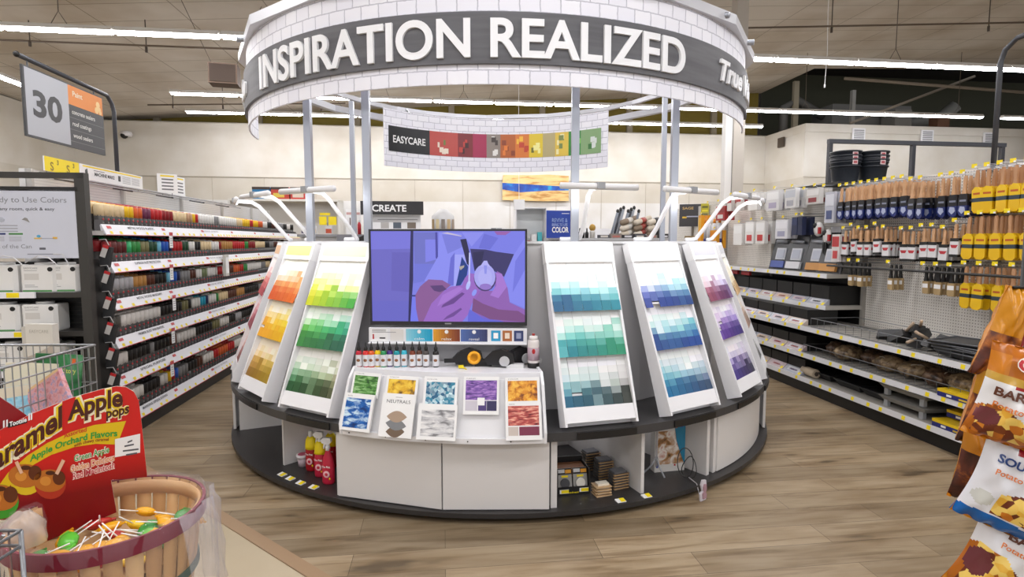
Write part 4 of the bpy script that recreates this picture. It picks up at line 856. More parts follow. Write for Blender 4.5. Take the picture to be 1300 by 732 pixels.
# signs on top
def topsign(v0, v1, z0, z1, lab, tilt, draw):
    t = thing('top_sign', lab, 'sign', F(LU - .50, v0, 0), TH + PI / 2 - tilt); m = MB(); L_ = v1 - v0; m.box(0, L_, 0, .008, z0, z1, PAPER); m.build('sign_board', t)
    m = MB(); draw(m, L_, z0, z1); m.build('sign_print', t)
    m = MB(); m.tube([(.05, .02, z0 - .03), (.05, .02, z0 + .05)], .004, GREY, 5); m.tube([(L_ - .05, .02, z0 - .03), (L_ - .05, .02, z0 + .05)], .004, GREY, 5); m.build('sign_wire', t)
def d1(m, L, a, b):
    m.rect(.03, L - .03, b - .02, b - .008, -.001, YEL); m.rect(.18, .34, b - .04, b - .033, -.001, GREY); m.text('MACHINE MAKE', .3, .042, (.34, -.001, a + .045), mat('#48484a'), .03); m.prism([(.06, a + .03), (.10, a + .02), (.09, a + .095), (.06, a + .08)], -.002, -.001, mat('#3a3a3c'))
    m.rect(.55, .59, a + .035, a + .085, -.001, mat('#3a3a3c'))
    for k in range(5): m.rect(.62, .76, a + .025 + k * .014, a + .03 + k * .014, -.001, mat('#a8a8aa')); m.rect(.78, .92, a + .025 + k * .014, a + .03 + k * .014, -.001, mat('#a8a8aa'))
topsign(5.15, 6.13, 2.065, 2.19, 'long white sign with yellow line on top of the left aisle shelving', 0, d1)
def d2(m, L, a, b):
    m.rect(0, L, a, b, -.001, YEL)
    for x in (.08, .27): m.text('S', None, .09, (x, -.002, a + .01), mat('#8a7410'), .02); m.text('3', None, .05, (x + .07, -.002, b - .05), mat('#6a5a10'), .02)
topsign(4.72, 5.13, 2.08, 2.19, 'yellow sign above the corner post of the paint container rack', 0, d2)
def d3(m, L, a, b):
    for k in range(4): m.rect(.04, L - .04, a + .03 + k * .035, a + .045 + k * .035, -.001, mat('#77777a'))
    m.rect(.03, L - .03, b - .03, b - .015, -.001, YEL)
topsign(6.43, 6.62, 2.06, 2.26, 'left small white sign turned sideways on the left aisle shelving', .9, d3)
topsign(6.66, 7.0, 2.06, 2.27, 'right small white sign with grey writing on the left aisle shelving', .1, d3)
m = MB(Matrix.Translation((-.46, 0, 2.05))); m.tube([(0, 0, .0), (0, 4, .0)], .008, GREY, 5); m.tube([(.06, 0, -.03), (.06, 4, -.03)], .006, GREY, 5)
for k in range(5): m.tube([(-.1, .3 + k * .8, -.01), (.08, .3 + k * .8, -.04)], .007, DARK, 5)
m.build('sign_rail', g)

# ---------------------------------------------------------------- aisle marker 30
t = thing('aisle_sign', 'grey and orange aisle 30 sign hanging from a bent dark pole', 'sign', F(-3.0, 5.77, 2.08), TH)
PO = mat('#4b4d52', .4, .3)
m = MB(); m.tube([(0, 0, 0), (0, 0, .66), (0, -.03, .73), (0, -.1, .785), (0, -1.19, .80)], .018, PO, 8); m.ball((0, -1.20, .80), .022, .022, .022, BLACK, 8, 5); m.build('sign_pole', t)
m = MB(); L0, L1, zb, zt = -1.16, -.18, .235, .745
m.box(-.012, .004, L0, L1, zb, zt, mat('#3d3e41')); pn = m.build('sign_panel', t)
def SG(px, o, pz): return (.0045 + o, px, pz)
m = MB(); mid = -.66
def sr(y0, y1, z0, z1, mt, o=.005): m.quad((o, y0, z0), (o, y1, z0), (o, y1, z1), (o, y0, z1), mt)
sr(L0 + .015, mid, zb + .015, zt - .01, mat('#a9acb4', .35)); sr(mid, L1 - .01, zt - .165, zt - .01, mat('#e58a35'))
m.text('30', .33, .26, ((L0 + mid) / 2 - .0, 0, zb + .17), mat('#38383b'), .035, 0, lambda a, o, b: (.006 + o, a, b))
W6 = lambda a, o, b: (.0065 + o, a, b)
m.text('Paint', .13, .06, (mid + .12, 0, zt - .09), mat('#f3e6c8'), .02, 0, W6)
for k, s_ in enumerate(('concrete sealers', 'roof coatings', 'wood sealers')):
    m.text(s_, [.31, .25, .26][k], .05, (mid + .035, 0, zt - .235 - k * .095), mat('#e0dfdb'), .015, 0, W6, 0, 'L'); sr(mid, L1 - .01, zt - .27 - k * .095, zt - .266 - k * .095, mat('#77777a'), .0062)
for a, b, q in ((-.26, .66, .03), (-.24, .625, .022), (-.28, .61, .03), (-.23, .60, .02)): m.add([(.0064, a + q * math.cos(i * PI / 4), b + q * math.sin(i * PI / 4)) for i in range(8)], [tuple(range(8))], mat('#f5cf8e'))
m.build('sign_print', pn)
m = MB(); m.tube([(0, -1.1, .80), (0, -1.1, .74)], .006, PO, 5); m.tube([(0, -.3, .79), (0, -.3, .74)], .006, PO, 5); m.build('sign_hanger', t)
t = thing('sign_pole', 'bent dark sign pole rising from the right aisle shelving', 'pole', F(4.33, 4.05, 2.1), TH)
m = MB(); m.tube([(0, 0, 0), (0, 0, .83), (0, -.03, .92), (0, -.12, .98), (0, -1.1, 1.0)], .02, PO, 8); m.build('pole_tube', t)
m = MB(); m.box(-.05, .05, -.05, .05, 0, .02, PO); m.build('pole_foot', t)

# ---------------------------------------------------------------- END RACK with paint containers (faces the camera)
EV = 4.38; EU1 = -2.495
er = thing('paint_rack', 'dark end rack with white paint containers facing the camera at left', 'shelving', F(EU1, EV, 0), TH)
RK = mat('#34322f', .5)
m = MB(); m.box(-1.3, 0, .20, .215, 0, 1.40, BLACK)
for i in range(26):
    for j in range(9): m.box(-.3 + i * .011, -.296 + i * .011, .198, .20, .85 + j * .03, .856 + j * .03, mat('#3c3a37'))
m.build('back_panel', er)
for x in (-.07, -1.3):
    m = MB(); m.box(x, x + .065, .0, .06, 0, 2.03, RK); m.box(x + .005, x + .06, .06, .20, 0, 1.42, BLACK); m.build('upright', er)
m = MB(); m.box(-1.3, -.01, 0, .04, 1.99, 2.03, RK); m.box(-1.3, -.05, 0, .03, 1.90, 1.93, BLACK); m.build('top_bar', er)
for i, (z, w) in enumerate(((1.185, .36), (.905, .33), (.62, .33), (.3, .33))):
    m = MB(); m.box(-1.3, -.06, .0, .20, z - .035, z - .0, RK); s_ = m.build('shelf', er)
    m = MB(); m.box(-1.3, -w, -.02, -.005, z - .035, z + .008, STRIPM)
    for k in range(3): m.box(-w - .18 - k * .36, -w - .10 - k * .36, -.022, -.02, z - .03, z + .004, YEL)
    m.build('price_strip', s_)
m = MB(); m.box(-1.26, -.068, -.0, .006, 1.43, 1.91, mat('#c7cad6', .3)); m.build('header_board', er)
def X(px): return -.1 + (px - 98) / 98 * .485   # header text helper: photo column -> local x
m = MB(); y = -.001; G1 = mat('#83858c', .5); G2 = mat('#55565c', .5)
m.text('Ready to Use Colors', 0.52, .055, (-.125, y, 1.82), G1, 0, 0, None, 0, 'R'); m.text('update any room, quick & easy', .46, .03, (-.206, y, 1.765), G2, .012, 0, None, 0, 'R')
m.text('out of the Can', .26, .04, (-.37, y, 1.50), G1, 0, 0, None, 0, 'R')
for a, b, z0, z1, c_ in ((-.62, -.53, 1.595, 1.607, '#1c2a6a'), (-.51, -.42, 1.595, 1.607, '#4a8a4a'), (-.35, -.30, 1.565, 1.575, '#dcb860'), (-.31, -.22, 1.567, 1.572, '#9aa0b0'), (-.23, -.20, 1.566, 1.58, '#e2b14a'), (-.32, -.28, 1.49, 1.505, '#5a5c66'), (-.40, -.18, 1.455, 1.462, '#8c8e98')): m.rect(a, b, z0, z1, y, mat(c_))
for k in range(3): m.rect(-.9, -.45, 1.655 - k * .02, 1.662 - k * .02, y, mat('#a0a2aa')); m.rect(-.62, -.54, 1.575 - k * .012, 1.58 - k * .012, y, mat('#a6a8b0')); m.rect(-.51, -.43, 1.575 - k * .012, 1.58 - k * .012, y, mat('#a6a8b0'))
m.ball((-.32, -.001, 1.585), .014, .001, .01, mat('#4aa0c8'), 8, 4); m.ball((-.55, -.001, 1.70), .022, .001, .02, mat('#b0b4c0'), 10, 4); m.prism([(-.42, 1.70), (-.40, 1.715), (-.385, 1.71), (-.37, 1.68), (-.40, 1.695)], -.002, -.001, mat('#8d8a86'))
m.build('header_print', er)
def make_pail():
    t = thing('paint_container', '', 'paint container')
    m = MB(); w, d, h = .118, .08, .195; q = .02
    o = [(-w + q, -d), (w - q, -d), (w, -d + q), (w, d - q), (w - q, d), (-w + q, d), (-w, d - q), (-w, -d + q)]; n = 8
    vs = [(x * s, y * s, z) for z, s in ((0, .96), (.01, 1), (h - .012, 1), (h, .96)) for x, y in o]
    fs = [tuple(range(7, -1, -1)), tuple(range(24, 32))] + [(j * 8 + i, j * 8 + (i + 1) % 8, (j + 1) * 8 + (i + 1) % 8, (j + 1) * 8 + i) for j in range(3) for i in range(8)]
    m.add(vs, fs, mat('#e3e2e0', .35)); m.build('container_body', t)
    m = MB(); y = -.0805; m.rect(-.1, .09, .005, .018, y, mat('#5e9a5e')); m.text('EASYCARE', .09, .017, (-.04, y, .168), mat('#8c8c90')); m.rect(-.085, .01, .09, .135, y, mat('#cfccc8')); m.rect(-.085, 0, .155, .159, y, mat('#a8a8aa')); m.rect(-.085, -.02, .05, .056, y, mat('#b4b4b4')); m.rect(-.085, -.0, .038, .044, y, mat('#b4b4b4')); m.build('container_label', t)
    m = MB(Matrix.Translation((.085, -.078, .165)) @ Matrix.Rotation(PI / 2, 4, 'X')); m.lathe([(.016, -.006), (.016, .006)], 14, BLACK); m.build('handle_hole', t)
    m = MB(); m.lathe([(.055, .195), (.055, .21), (.05, .212)], 20, mat('#dddcda', .4)); m.build('container_lid', t); return t
pl = [('upper', 1.186, [(-.22, .116, 'right end container, set back'), (-.36, .10, 'second container from the right'), (-.615, .10, 'third container from the right'), (-.87, .1, 'fourth container from the right')]),
      ('middle', .906, [(-.37, .1, 'right end container'), (-.62, .1, 'second container from the right'), (-.87, .1, 'third container from the right')]),
      ('lower', .621, [(-.34, .1, 'right end container'), (-.59, .1, 'second container from the right'), (-.84, .1, 'third container from the right')])]
for nm, z, L_ in pl:
    for x, y, lb in L_: ST.put('pail', make_pail, F(EU1 + x, EV + y, z), TH, f'white paint {lb} on the {nm} shelf of the end rack', 'paint containers on the end rack')
m = MB(Matrix.Translation(F(EU1, EV, 0)) @ Matrix.Rotation(TH, 4, 'Z'))
for x in (-.9, -.62, -.4):
    m.tube([(x, -.03, 1.40), (x + .1, -.05, 1.45), (x + .16, -.05, 1.44), (x + .2, -.03, 1.39)], .004, mat('#c9c9cc', .3, .5), 5)
m.tube([(-.22, -.02, 1.46), (-.15, -.04, 1.46), (-.11, -.04, 1.38)], .004, mat('#c9c9cc', .3, .5), 5)
tag(m.build('wire_clips'), 'bent white wires hanging below the header of the end rack', 'wire')
t = thing('leaflet_box', 'pale leaflet holder with a grey landscape cover at the front of the end rack', 'leaflet', F(EU1 - .27, EV - .14, .62), TH - .2)
m = MB(); m.box(-.10, .10, 0, .05, 0, .36, mat('#d6d2ca')); m.box(-.14, -.10, .01, .06, 0, .34, mat('#c4c0b8')); m.build('leaflet_stack', t)
m = MB(); m.text('EASYCARE', .14, .03, (0, -.001, .30), mat('#a9a59c')); m.prism([(-.1, 0), (.1, 0), (.1, .22), (.0, .17), (-.1, .13)], -.002, -.001, mat('#b7ab9f')); m.build('leaflet_print', t)
m = MB(); m.box(-.11, .11, -.0, .11, -.02, 0, BLACK); m.box(-.02, .02, .05, .12, -.02, .05, BLACK); m.build('leaflet_tray', t)
# clipped cards at the shelving end
for k in range(6):
    z = 1.52 - k * .19
    t = thing('hanging_card', f'red tipped card on a wire clip, {ordw(k)} from the top beside the end rack', 'card', F(-2.44, 4.50, z), TH, 'cards clipped beside the end rack')
    m = MB(); m.tube([(-.05, 0, .04), (.0, -.01, .045), (.02, -.01, .0)], .003, mat('#b0b0b0'), 5); m.build('card_clip', t)
    m = MB(Matrix.Rotation(.35, 4, 'Y')); m.box(-.018, .02, -.012, -.009, -.09, -.0, mat('#b9b6b4')); m.box(-.019, .021, -.0125, -.0085, -.022, .0, RED); m.build('card_print', t)
    m = MB(Matrix.Rotation(.2, 4, 'Y')); m.box(-.03, .035, .0, .03, -.16, -.01, mat('#222326')); m.build('card_pack', t)

# ================================================================ SHOPPING CART with leaning boards
WIR = mat('#a5a7ab', .3, .7)
t = thing('shopping_cart', 'grey wire shopping cart behind the red candy sign', 'shopping cart', (-2.22, 2.98, 0), 0)
z1, z0 = 1.0, .55; W_, D_ = .62, 1.0
m = MB()
for z, r in ((z1, .007), (.93, .004), (.80, .004), (.67, .004), (z0, .006)): m.tube([(-W_, 0, z), (0, 0, z), (0, -D_, z), (-W_, -D_, z)], r, WIR, 6, True)
for i in range(18): x = -W_ * i / 17; m.tube([(x, 0, z0), (x, 0, z1)], .0028, WIR, 5); m.tube([(x, -D_, z0), (x, -D_, z1)], .0028, WIR, 5)
for i in range(1, 24): y = -D_ * i / 24; m.tube([(0, y, z0), (0, y, z1)], .0028, WIR, 5); m.tube([(-W_, y, z0), (-W_, y, z1)], .0028, WIR, 5); m.tube([(-W_, y, z0), (0, y, z0)], .0028, WIR, 4)
m.build('wire_basket', t)
m = MB()
for x in (-.06, -W_ + .06): m.tube([(x, -.1, .14), (x, -D_ + .1, .14), (x, -D_ + .05, .3), (x, -D_ + .1, z0)], .012, WIR, 7); m.tube([(x, -.1, .14), (x, -.2, z0)], .012, WIR, 7)
m.build('cart_frame', t)
for x in (-.06, -W_ + .06):
    for y in (-.1, -D_ + .1): m = MB(Matrix.Translation((x, y, .06)) @ Matrix.Rotation(PI / 2, 4, 'Y')); m.lathe([(.055, -.014), (.06, -.008), (.06, .008), (.055, .014)], 14, DARK); m.build('wheel', t)
def board(loc, rz, tx, ry, w, h, th, lab, nm, cat, face, draw=None):
    t = thing(nm, lab, cat, loc); t.rotation_euler = (tx, ry, rz)
    m = MB(); m.box(-w / 2, w / 2, 0, th, 0, h, face); m.build('board', t)
    if draw: m = MB(); draw(m, w, h); m.build('cover_print', t)
GB = photo_material('green_cover', [(.35, '#174a2a'), (.5, '#2f7a45'), (.65, '#5f9a70')], 9); BB = photo_material('blue_cover', [(.35, '#7fc0dc'), (.55, '#a5d4e6'), (.7, '#3f8fb8')], 30); PB = photo_material('patterned_cover', [(.3, '#b86a70'), (.5, '#d9a0a4'), (.65, '#8f8fb8')], 40)
board((-2.36, 2.86, .63), -.1, -.12, .02, .26, .34, .01, 'green illustrated board with pale writing leaning in the cart', 'book', 'book', GB, lambda m, w, h: (m.text('Tree Top Story', w * .8, .035, (0, -.001, h * .72), mat('#e3e07a'), .01), m.rect(.08, .1, h - .05, h - .02, -.0012, mat('#e0602a')), m.rect(-.06, -.0, .1, .2, -.001, mat('#7fae86'))))
board((-2.155, 2.62, .70), -.2, -.15, -.55, .24, .22, .02, 'pink and purple patterned box leaning at the right end of the cart', 'book', 'box', PB, lambda m, w, h: m.rect(-w / 2, w / 2, h - .012, h, -.001, mat('#dcb98a')))
board((-2.34, 2.66, .57), .5, -.1, -.08, .27, .29, .01, 'light blue book with dark writing lying low in the cart', 'book', 'book', BB, lambda m, w, h: (m.text('Wild', .08, .05, (.09, -.001, .12), mat('#1e6a9c'), .01), m.rect(-w / 2, w / 2, h - .05, h, -.0012, mat('#d8cfb8')), m.rect(.15, .17, h - .04, h - .01, -.002, mat('#e0702a'))))
board((-2.46, 2.82, .57), .3, -.1, .1, .26, .36, .012, 'cream covered book standing at the back of the cart', 'book', 'book', mat('#d9d0b8'), None)

# ================================================================ CANDY BASKET
BC = (-1.20, 1.632); ZR = .75; RB_ = .247
st_ = thing('display_table', 'low wooden display table carrying the candy basket', 'table', (BC[0], BC[1], 0))
m = MB(); m.lathe([(.23, .37), (.23, .395)], 28, mat('#8a6f52')); m.build('table_top', st_)
for k in range(4): m = MB(); a = PI / 4 + k * PI / 2; m.box(.14 * math.cos(a) - .02, .14 * math.cos(a) + .02, .14 * math.sin(a) - .02, .14 * math.sin(a) + .02, 0, .37, mat('#7a6046')); m.build('leg', st_)
bk = thing('bushel_basket', 'round wooden slat bushel basket with dark red rim and green hoop', 'basket', (BC[0], BC[1], .396))
H_ = ZR - .396
SLW = [mat(h, .6) for h in ('#d3ac7c', '#c59c6c', '#ddb888', '#b98f62')]
m = MB(); m.smooth = True
for k in range(30):
    a0, a1 = 2 * PI * (k + .06) / 30, 2 * PI * (k + .94) / 30; vs = []
    for (r, z) in ((.195, 0), (.222, H_ * .5), (.243, H_)):
        for a in (a0, (a0 + a1) / 2, a1): vs.append((r * math.cos(a), r * math.sin(a), z))
        for a in (a0, (a0 + a1) / 2, a1): vs.append(((r - .004) * math.cos(a), (r - .004) * math.sin(a), z))
    fs = []
    for j in range(2):
        b = j * 6; c = b + 6
        for i in range(2): fs.append((b + i, b + i + 1, c + i + 1, c + i)); fs.append((b + 4 + i, b + 3 + i, c + 3 + i, c + 4 + i))
        fs += [(b, c, c + 3, b + 3), (b + 5, c + 5, c + 2, b + 2)]
    m.add(vs, fs, SLW[k % 4 if k % 7 else 1])
m.build('slats', bk)
m = MB(); m.lathe([(.235, H_ - .05), (.238, H_ - .045), (.239, H_ - .006), (.231, H_ - .006), (.229, H_ - .05), (.235, H_ - .05)], 48, mat('#c9a070'), cap=False); m.build('inner_hoop', bk)
m = MB(); q = 48
for z0, z1, r0, r1, c_, nm in ((H_ - .042, H_ + .004, .2445, .252, '#74182e', 'rim_hoop'), (H_ * .42, H_ * .42 + .024, .2225, .2275, '#3d5a4e', 'green_hoop')):
    m = MB(); m.arc(r0 - .001, r1, z0, z1, -180, 180, 48, mat(c_, .55)); m.build(nm, bk)
m = MB(); m.lathe([(.01, .0), (.2, .004), (.2, .01), (.01, .012)], 24, SLW[1]); m.build('basket_floor', bk)
m = MB(); m.lathe([(.001, H_ - .115), (.228, H_ - .115)], 24, mat('#b89468', .8), cap=False); m.build('basket_liner', bk)
# thin clear bag around the basket
PLA = mat('#efeaf0', .1, 0, 0, .06, 1.0); PLB = mat('#e6e2e8', .15, 0, 0, .3, 1.0); t = thing('plastic_bag', 'clear plastic bag wrapped over the rim of the candy basket', 'bag', (BC[0], BC[1], .396))
m = MB(); m.smooth = True; n = 96; prof = [(.222, H_ - .05), (.226, H_ + .004), (.243, H_ + .016), (.260, H_ + .012), (.266, H_ - .04), (.266, H_ * .5), (.262, H_ * .2), (.25, .02)]
vs = []
for j, (r, z) in enumerate(prof):
    for i in range(n):
        a = 2 * PI * i / n; w = .0025 * math.sin(a * 17 + j) + .002 * math.sin(a * 31 + 2 * j)
        f_ = max(0, math.cos(a - .35)) ** 3; r_ = r + w * min(j, 4) + (f_ * .028 * (j - 2) / 4 if j > 2 else 0) - (.012 if j > 3 and f_ < .15 else 0)
        vs.append((r_ * math.cos(a), r_ * math.sin(a), z))
m.add(vs, [(j * n + i, j * n + (i + 1) % n, (j + 1) * n + (i + 1) % n, (j + 1) * n + i) for j in range(len(prof) - 1) for i in range(n)], [PLB if j > 2 and math.cos(2 * PI * i / n - .35) > .80 else PLA for j in range(len(prof) - 1) for i in range(n)]); m.build('bag_film', t)
m = MB(); m.smooth = True   # bunched bag at the left
vs = []; n = 20
for j in range(9):
    z = H_ - .05 + j * .012; r = .07 * (1 - (j / 8.6) ** 2) + .004
    for i in range(n): a = 2 * PI * i / n; rr = r * (1 + .22 * math.sin(5 * a + j) * (j / 8)); vs.append((-.20 + rr * math.cos(a) + .003 * j, -.09 + rr * .7 * math.sin(a), z))
m.add(vs, [(j * n + i, j * n + (i + 1) % n, (j + 1) * n + (i + 1) % n, (j + 1) * n + i) for j in range(8) for i in range(n)], mat('#e9e0d8', .2, 0, 0, .4, .9)); m.build('bag_knot', t)
# lollipops
def make_pop(h):
    t = thing('caramel_pop', '', 'lollipop')
    m = MB(); m.ball((0, 0, 0), .037, .028, .015, mat(h, .25), 10, 6); m.box(-.042, -.02, -.012, .012, -.002, .003, mat(h, .3)); m.box(.02, .042, -.014, .012, -.002, .003, mat(h, .3)); m.build('wrapped_candy', t)
    m = MB(); m.ball((0, 0, .0095), .011, .008, .003, mat('#d9d4c8', .4), 8, 4); m.build('candy_print', t)
    m = MB(); m.tube([(.0, .015, .0), (.0, .085, .0)], .002, PAPER, 6); m.build('candy_stick', t); return t
PC = ['#e8a81e', '#e8c02a', '#2f8a36', '#e8a81e', '#5cbc3c', '#b8322c']; PN = {'#e8a81e': 'golden', '#e8c02a': 'yellow', '#2f8a36': 'dark green', '#5cbc3c': 'light green', '#b8322c': 'red'}
RING = [(.05, -.02, 0), (.09, .03, 2), (.13, .06, 3), (.02, -.06, 0), (.12, .0, 4), (.16, .10, 2), (.19, .05, 0), (-.02, -.09, 3), (.07, -.08, 0), (.0, .02, 5), (-.06, -.12, 0), (.15, -.04, 3), (.18, .12, 3), (.04, .06, 1), (-.09, -.05, 4), (.10, .11, 0), (-.04, .05, 0), (.06, -.15, 5), (.13, -.11, 1), (.0, -.16, 0), (-.11, -.14, 2), (-.14, .0, 0), (.19, -.04, 2), (.02, .13, 3), (-.1, .09, 5)]
for k, (dx, dy, ci) in enumerate(RING):
    h = PC[ci]; z = .396 + H_ - .088 + .010 * (k % 3)
    ST.put('pop' + h, lambda: make_pop(h), (BC[0] + dx, BC[1] + dy, z), (R.uniform(.1, .8), R.uniform(-.3, .3), math.atan2(dx, -dy) + R.uniform(-.8, .8)), f'{PN[h]} wrapped caramel pop with white stick in the wooden basket', 'caramel pops in the basket')
# red sign card
CN_ = Vector((-math.sin(math.atan(.6)), math.cos(math.atan(.6)), 0)); CP0 = Vector((-1.40, 1.68, 0)); CA = math.atan(.6)
cs = thing('candy_sign', 'red Caramel Apple pops card standing in the candy basket', 'sign', tuple(CP0), CA)
def cp(px, py):          # card outline and print laid out on the card's own plane (local x, z)
    a = (px - 650) / FPX; b = (366 - py) / FPX; d = Vector((a, math.cos(PITCH) + b * math.sin(PITCH), -math.sin(PITCH) + b * math.cos(PITCH)))
    t_ = CP0.dot(CN_) / d.dot(CN_); P_ = d * t_
    return ((P_ - CP0).dot(Vector((math.cos(CA), math.sin(CA), 0))), CAMH + P_.z)
out = [(-70, 590), (-20, 556), (40, 525), (90, 505), (128, 494), (148, 490), (160, 491), (170, 497), (176, 508), (179, 530), (187, 605), (141, 609), (148, 650), (51, 690), (36, 672), (10, 660), (-70, 655)]
CRED = mat('#c8201c', .4); CDR = mat('#8c1218', .4)
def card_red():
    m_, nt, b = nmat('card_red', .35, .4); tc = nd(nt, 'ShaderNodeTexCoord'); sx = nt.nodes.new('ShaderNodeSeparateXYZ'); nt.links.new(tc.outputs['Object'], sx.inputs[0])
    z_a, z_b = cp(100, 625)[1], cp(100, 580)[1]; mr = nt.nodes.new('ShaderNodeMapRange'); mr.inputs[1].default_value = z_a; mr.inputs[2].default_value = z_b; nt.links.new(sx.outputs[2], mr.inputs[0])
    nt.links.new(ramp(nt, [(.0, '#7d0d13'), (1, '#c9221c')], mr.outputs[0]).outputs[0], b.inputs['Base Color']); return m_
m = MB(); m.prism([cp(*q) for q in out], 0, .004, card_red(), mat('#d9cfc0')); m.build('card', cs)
m = MB()
def cpoly(pts, h, k): m.add([(cp(*q)[0], -.0005 * k, cp(*q)[1]) for q in pts], [tuple(range(len(pts)))], mat(h, .4))
yb = [(0, 618), (6, 598), (30, 588), (60, 566), (90, 550), (120, 539), (145, 534), (160, 534), (150, 563)]; yb2 = [(120, 562), (90, 566), (60, 578), (35, 596), (8, 640)]
up = [(-10, 628), (10, 600), (35, 578), (60, 562), (90, 548), (120, 539), (160, 534)]; lo = [(-6, 646), (14, 614), (40, 591), (65, 577), (95, 567), (122, 563), (149, 564)]
for i in range(6): cpoly([up[i], up[i + 1], lo[i + 1], lo[i]], '#dcb80f', 1)
def arc_text(s, x0, x1, size, base, mt, k, off=0.0, slant=0.0):
    """letters set along a curve base(px)->py on the card"""
    vs, fs, a0, a1 = textgeo(s, off, 0, 3); o = []
    for x, y, _ in vs:
        px = x0 + (x - a0) / (a1 - a0) * (x1 - x0); py = base(px) - y * size(px) ; q = cp(px + y * size(px) * slant, py); o.append((q[0], -.0005 * k, q[1]))
    m.add(o, fs, mt)
def qb(p0, p1, p2): # quadratic through three points
    def f(x):
        (a, A), (b, B), (c, D) = p0, p1, p2
        return A * (x - b) * (x - c) / ((a - b) * (a - c)) + B * (x - a) * (x - c) / ((b - a) * (b - c)) + D * (x - a) * (x - b) / ((c - a) * (c - b))
    return f
CRM, CYE, CBR = mat('#f1e6c8', .4), mat('#e8c81a', .4), mat('#4a1c10', .4)
for off, mt, k in ((.13, CRM, 2), (.08, CYE, 3), (.03, CBR, 4)):
    arc_text('Caramel', -31, 79, lambda p: 38, qb((-40, 618), (20, 579), (75, 543)), mt, k, off)
    arc_text('Apple', 86, 156, lambda p: 32, qb((84, 534), (120, 522), (156, 514)), mt, k, off)
    arc_text('pops', 135, 164, lambda p: 17, qb((135, 530), (150, 527), (164, 523)), mt, k, off)
arc_text('Assorted', 81, 110, lambda p: 8, qb((81, 556), (95, 551), (110, 547)), mat('#c8401c'), 3, .02)
arc_text('Apple Orchard Flavors', 38, 149, lambda p: 11, qb((38, 586), (90, 563), (149, 553)), mat('#2f9a3a'), 3, .03)
arc_text('with chewy caramel', 94, 138, lambda p: 5.5, qb((94, 567), (115, 561), (138, 559)), mat('#8a3a10'), 3, .02)
for s_, xa, xb, y0, c_ in (('Green Apple', 94, 139, 586, '#3aa04a'), ('Golden Delicious', 89, 146, 598, '#d98a4a'), ('Red Macintosh', 92, 146, 608, '#c23a4a')):
    f = lambda p, y0=y0: y0 - (p - 92) * .27
    arc_text(s_, xa, xb, lambda p: 11, f, mat('#f0dcd0'), 2, .09); arc_text(s_, xa, xb, lambda p: 11, f, mat(c_), 3, .012)
arc_text('Tootsie', 12, 34, lambda p: 8, lambda p: 541 - (p - 12) * .3, PAPER, 3, .03); cpoly([(10, 543), (35, 536), (34, 531), (10, 537)], '#1c1414', 2)
for x in (4, 8, 36, 39): cpoly([(x, 544 - x * .28), (x + 2, 543 - x * .28), (x + 2, 534 - x * .28), (x, 535 - x * .28)], '#efefef', 2)
cpoly([(146, 557), (178, 550), (178, 574), (146, 580)], '#ecebea', 3)
for a, b, c_ in ((158, 565, 170), (156, 571, 176), (162, 560, 168), (160, 576, 174)): cpoly([(a, b), (c_, b - 2.5), (c_, b - .5), (a, b + 2)], '#55555a', 4)
def apple(cx, cy, r, base, k0):
    cpoly(ell(cx, cy + r * .1, r, r * .95), base, k0); cpoly(ell(cx - 1, cy - r * .12, r * 1.02, r * .72), '#b86a20', k0 + 1); cpoly(ell(cx + r * .55, cy - r * .3, r * .4, r * .45), '#5e2c0e', k0 + 2); cpoly(ell(cx - r * .3, cy - r * .1, r * .35, r * .3), '#d08a34', k0 + 2)
    cpoly(ell(cx, cy - r * .62, r * .3, r * .14), '#4a240c', k0 + 3)
apple(33, 606, 21, '#d9b81c', 2); apple(1, 634, 23, '#3f9a2a', 2); apple(64, 612, 20, '#b0321c', 3)
for p in ([(19, 586), (23, 584), (30, 599), (26, 601)], [(79, 582), (83, 584), (74, 602), (70, 600)]): cpoly(p, '#e0b494', 8)
m.build('card_print', cs)
m = MB()
m.prism([cp(*q) for q in [(-80, 560), (-20, 500), (8, 518), (28, 532), (40, 545), (-10, 620), (-80, 660)]], .05, .054, mat('#8a1016', .4)); m.build('card_wing', cs)
# small wire rack in the near left corner
t = thing('wire_rack', 'small grey wire rack at the lower left corner before the basket', 'rack', (-1.10, 1.22, 0))
m = MB(); zt = .905
for z in (zt, zt - .035, .6, .3): m.tube([(-.3, 0, z), (0, 0, z), (0, -.25, z), (-.3, -.25, z)], .004, mat('#85878a', .3, .6), 6, True)
for i in range(12): m.tube([(-.3 + i * .3 / 11, 0, .05), (-.3 + i * .3 / 11, 0, zt)], .0022, mat('#85878a', .3, .6), 5); m.tube([(-.3 + i * .3 / 11, -.25, .05), (-.3 + i * .3 / 11, -.25, zt)], .0022, mat('#85878a', .3, .6), 5)
m.tube([(-.02, -.02, zt), (-.12, -.02, zt - .16)], .004, mat('#85878a', .3, .6), 5); m.tube([(-.0, 0, 0), (0, 0, zt)], .005, mat('#85878a', .3, .6), 6); m.tube([(-.3, 0, 0), (-.3, 0, zt)], .005, mat('#85878a', .3, .6), 6); m.tube([(0, -.25, 0), (0, -.25, zt)], .005, mat('#85878a', .3, .6), 6); m.tube([(-.3, -.25, 0), (-.3, -.25, zt)], .005, mat('#85878a', .3, .6), 6); m.build('wire_frame', t)
m = MB(); m.box(-.29, -.01, -.24, -.01, .5, .51, mat('#7c7e82')); m.build('rack_shelf', t)
for k in range(3):
    m = MB(); m.box(-1.37 + k * .09, -1.29 + k * .09, 1.0, 1.2, .511, .80, mat(['#e8b01c', '#7a3a8c', '#d8501c'][k], .4)); m.box(-1.365 + k * .09, -1.295 + k * .09, .998, 1.0, .6, .7, PAPER)
    tag(m.build('snack_box'), ['yellow', 'purple', 'orange'][k] + ' box in the small wire rack at the lower left corner', 'box')

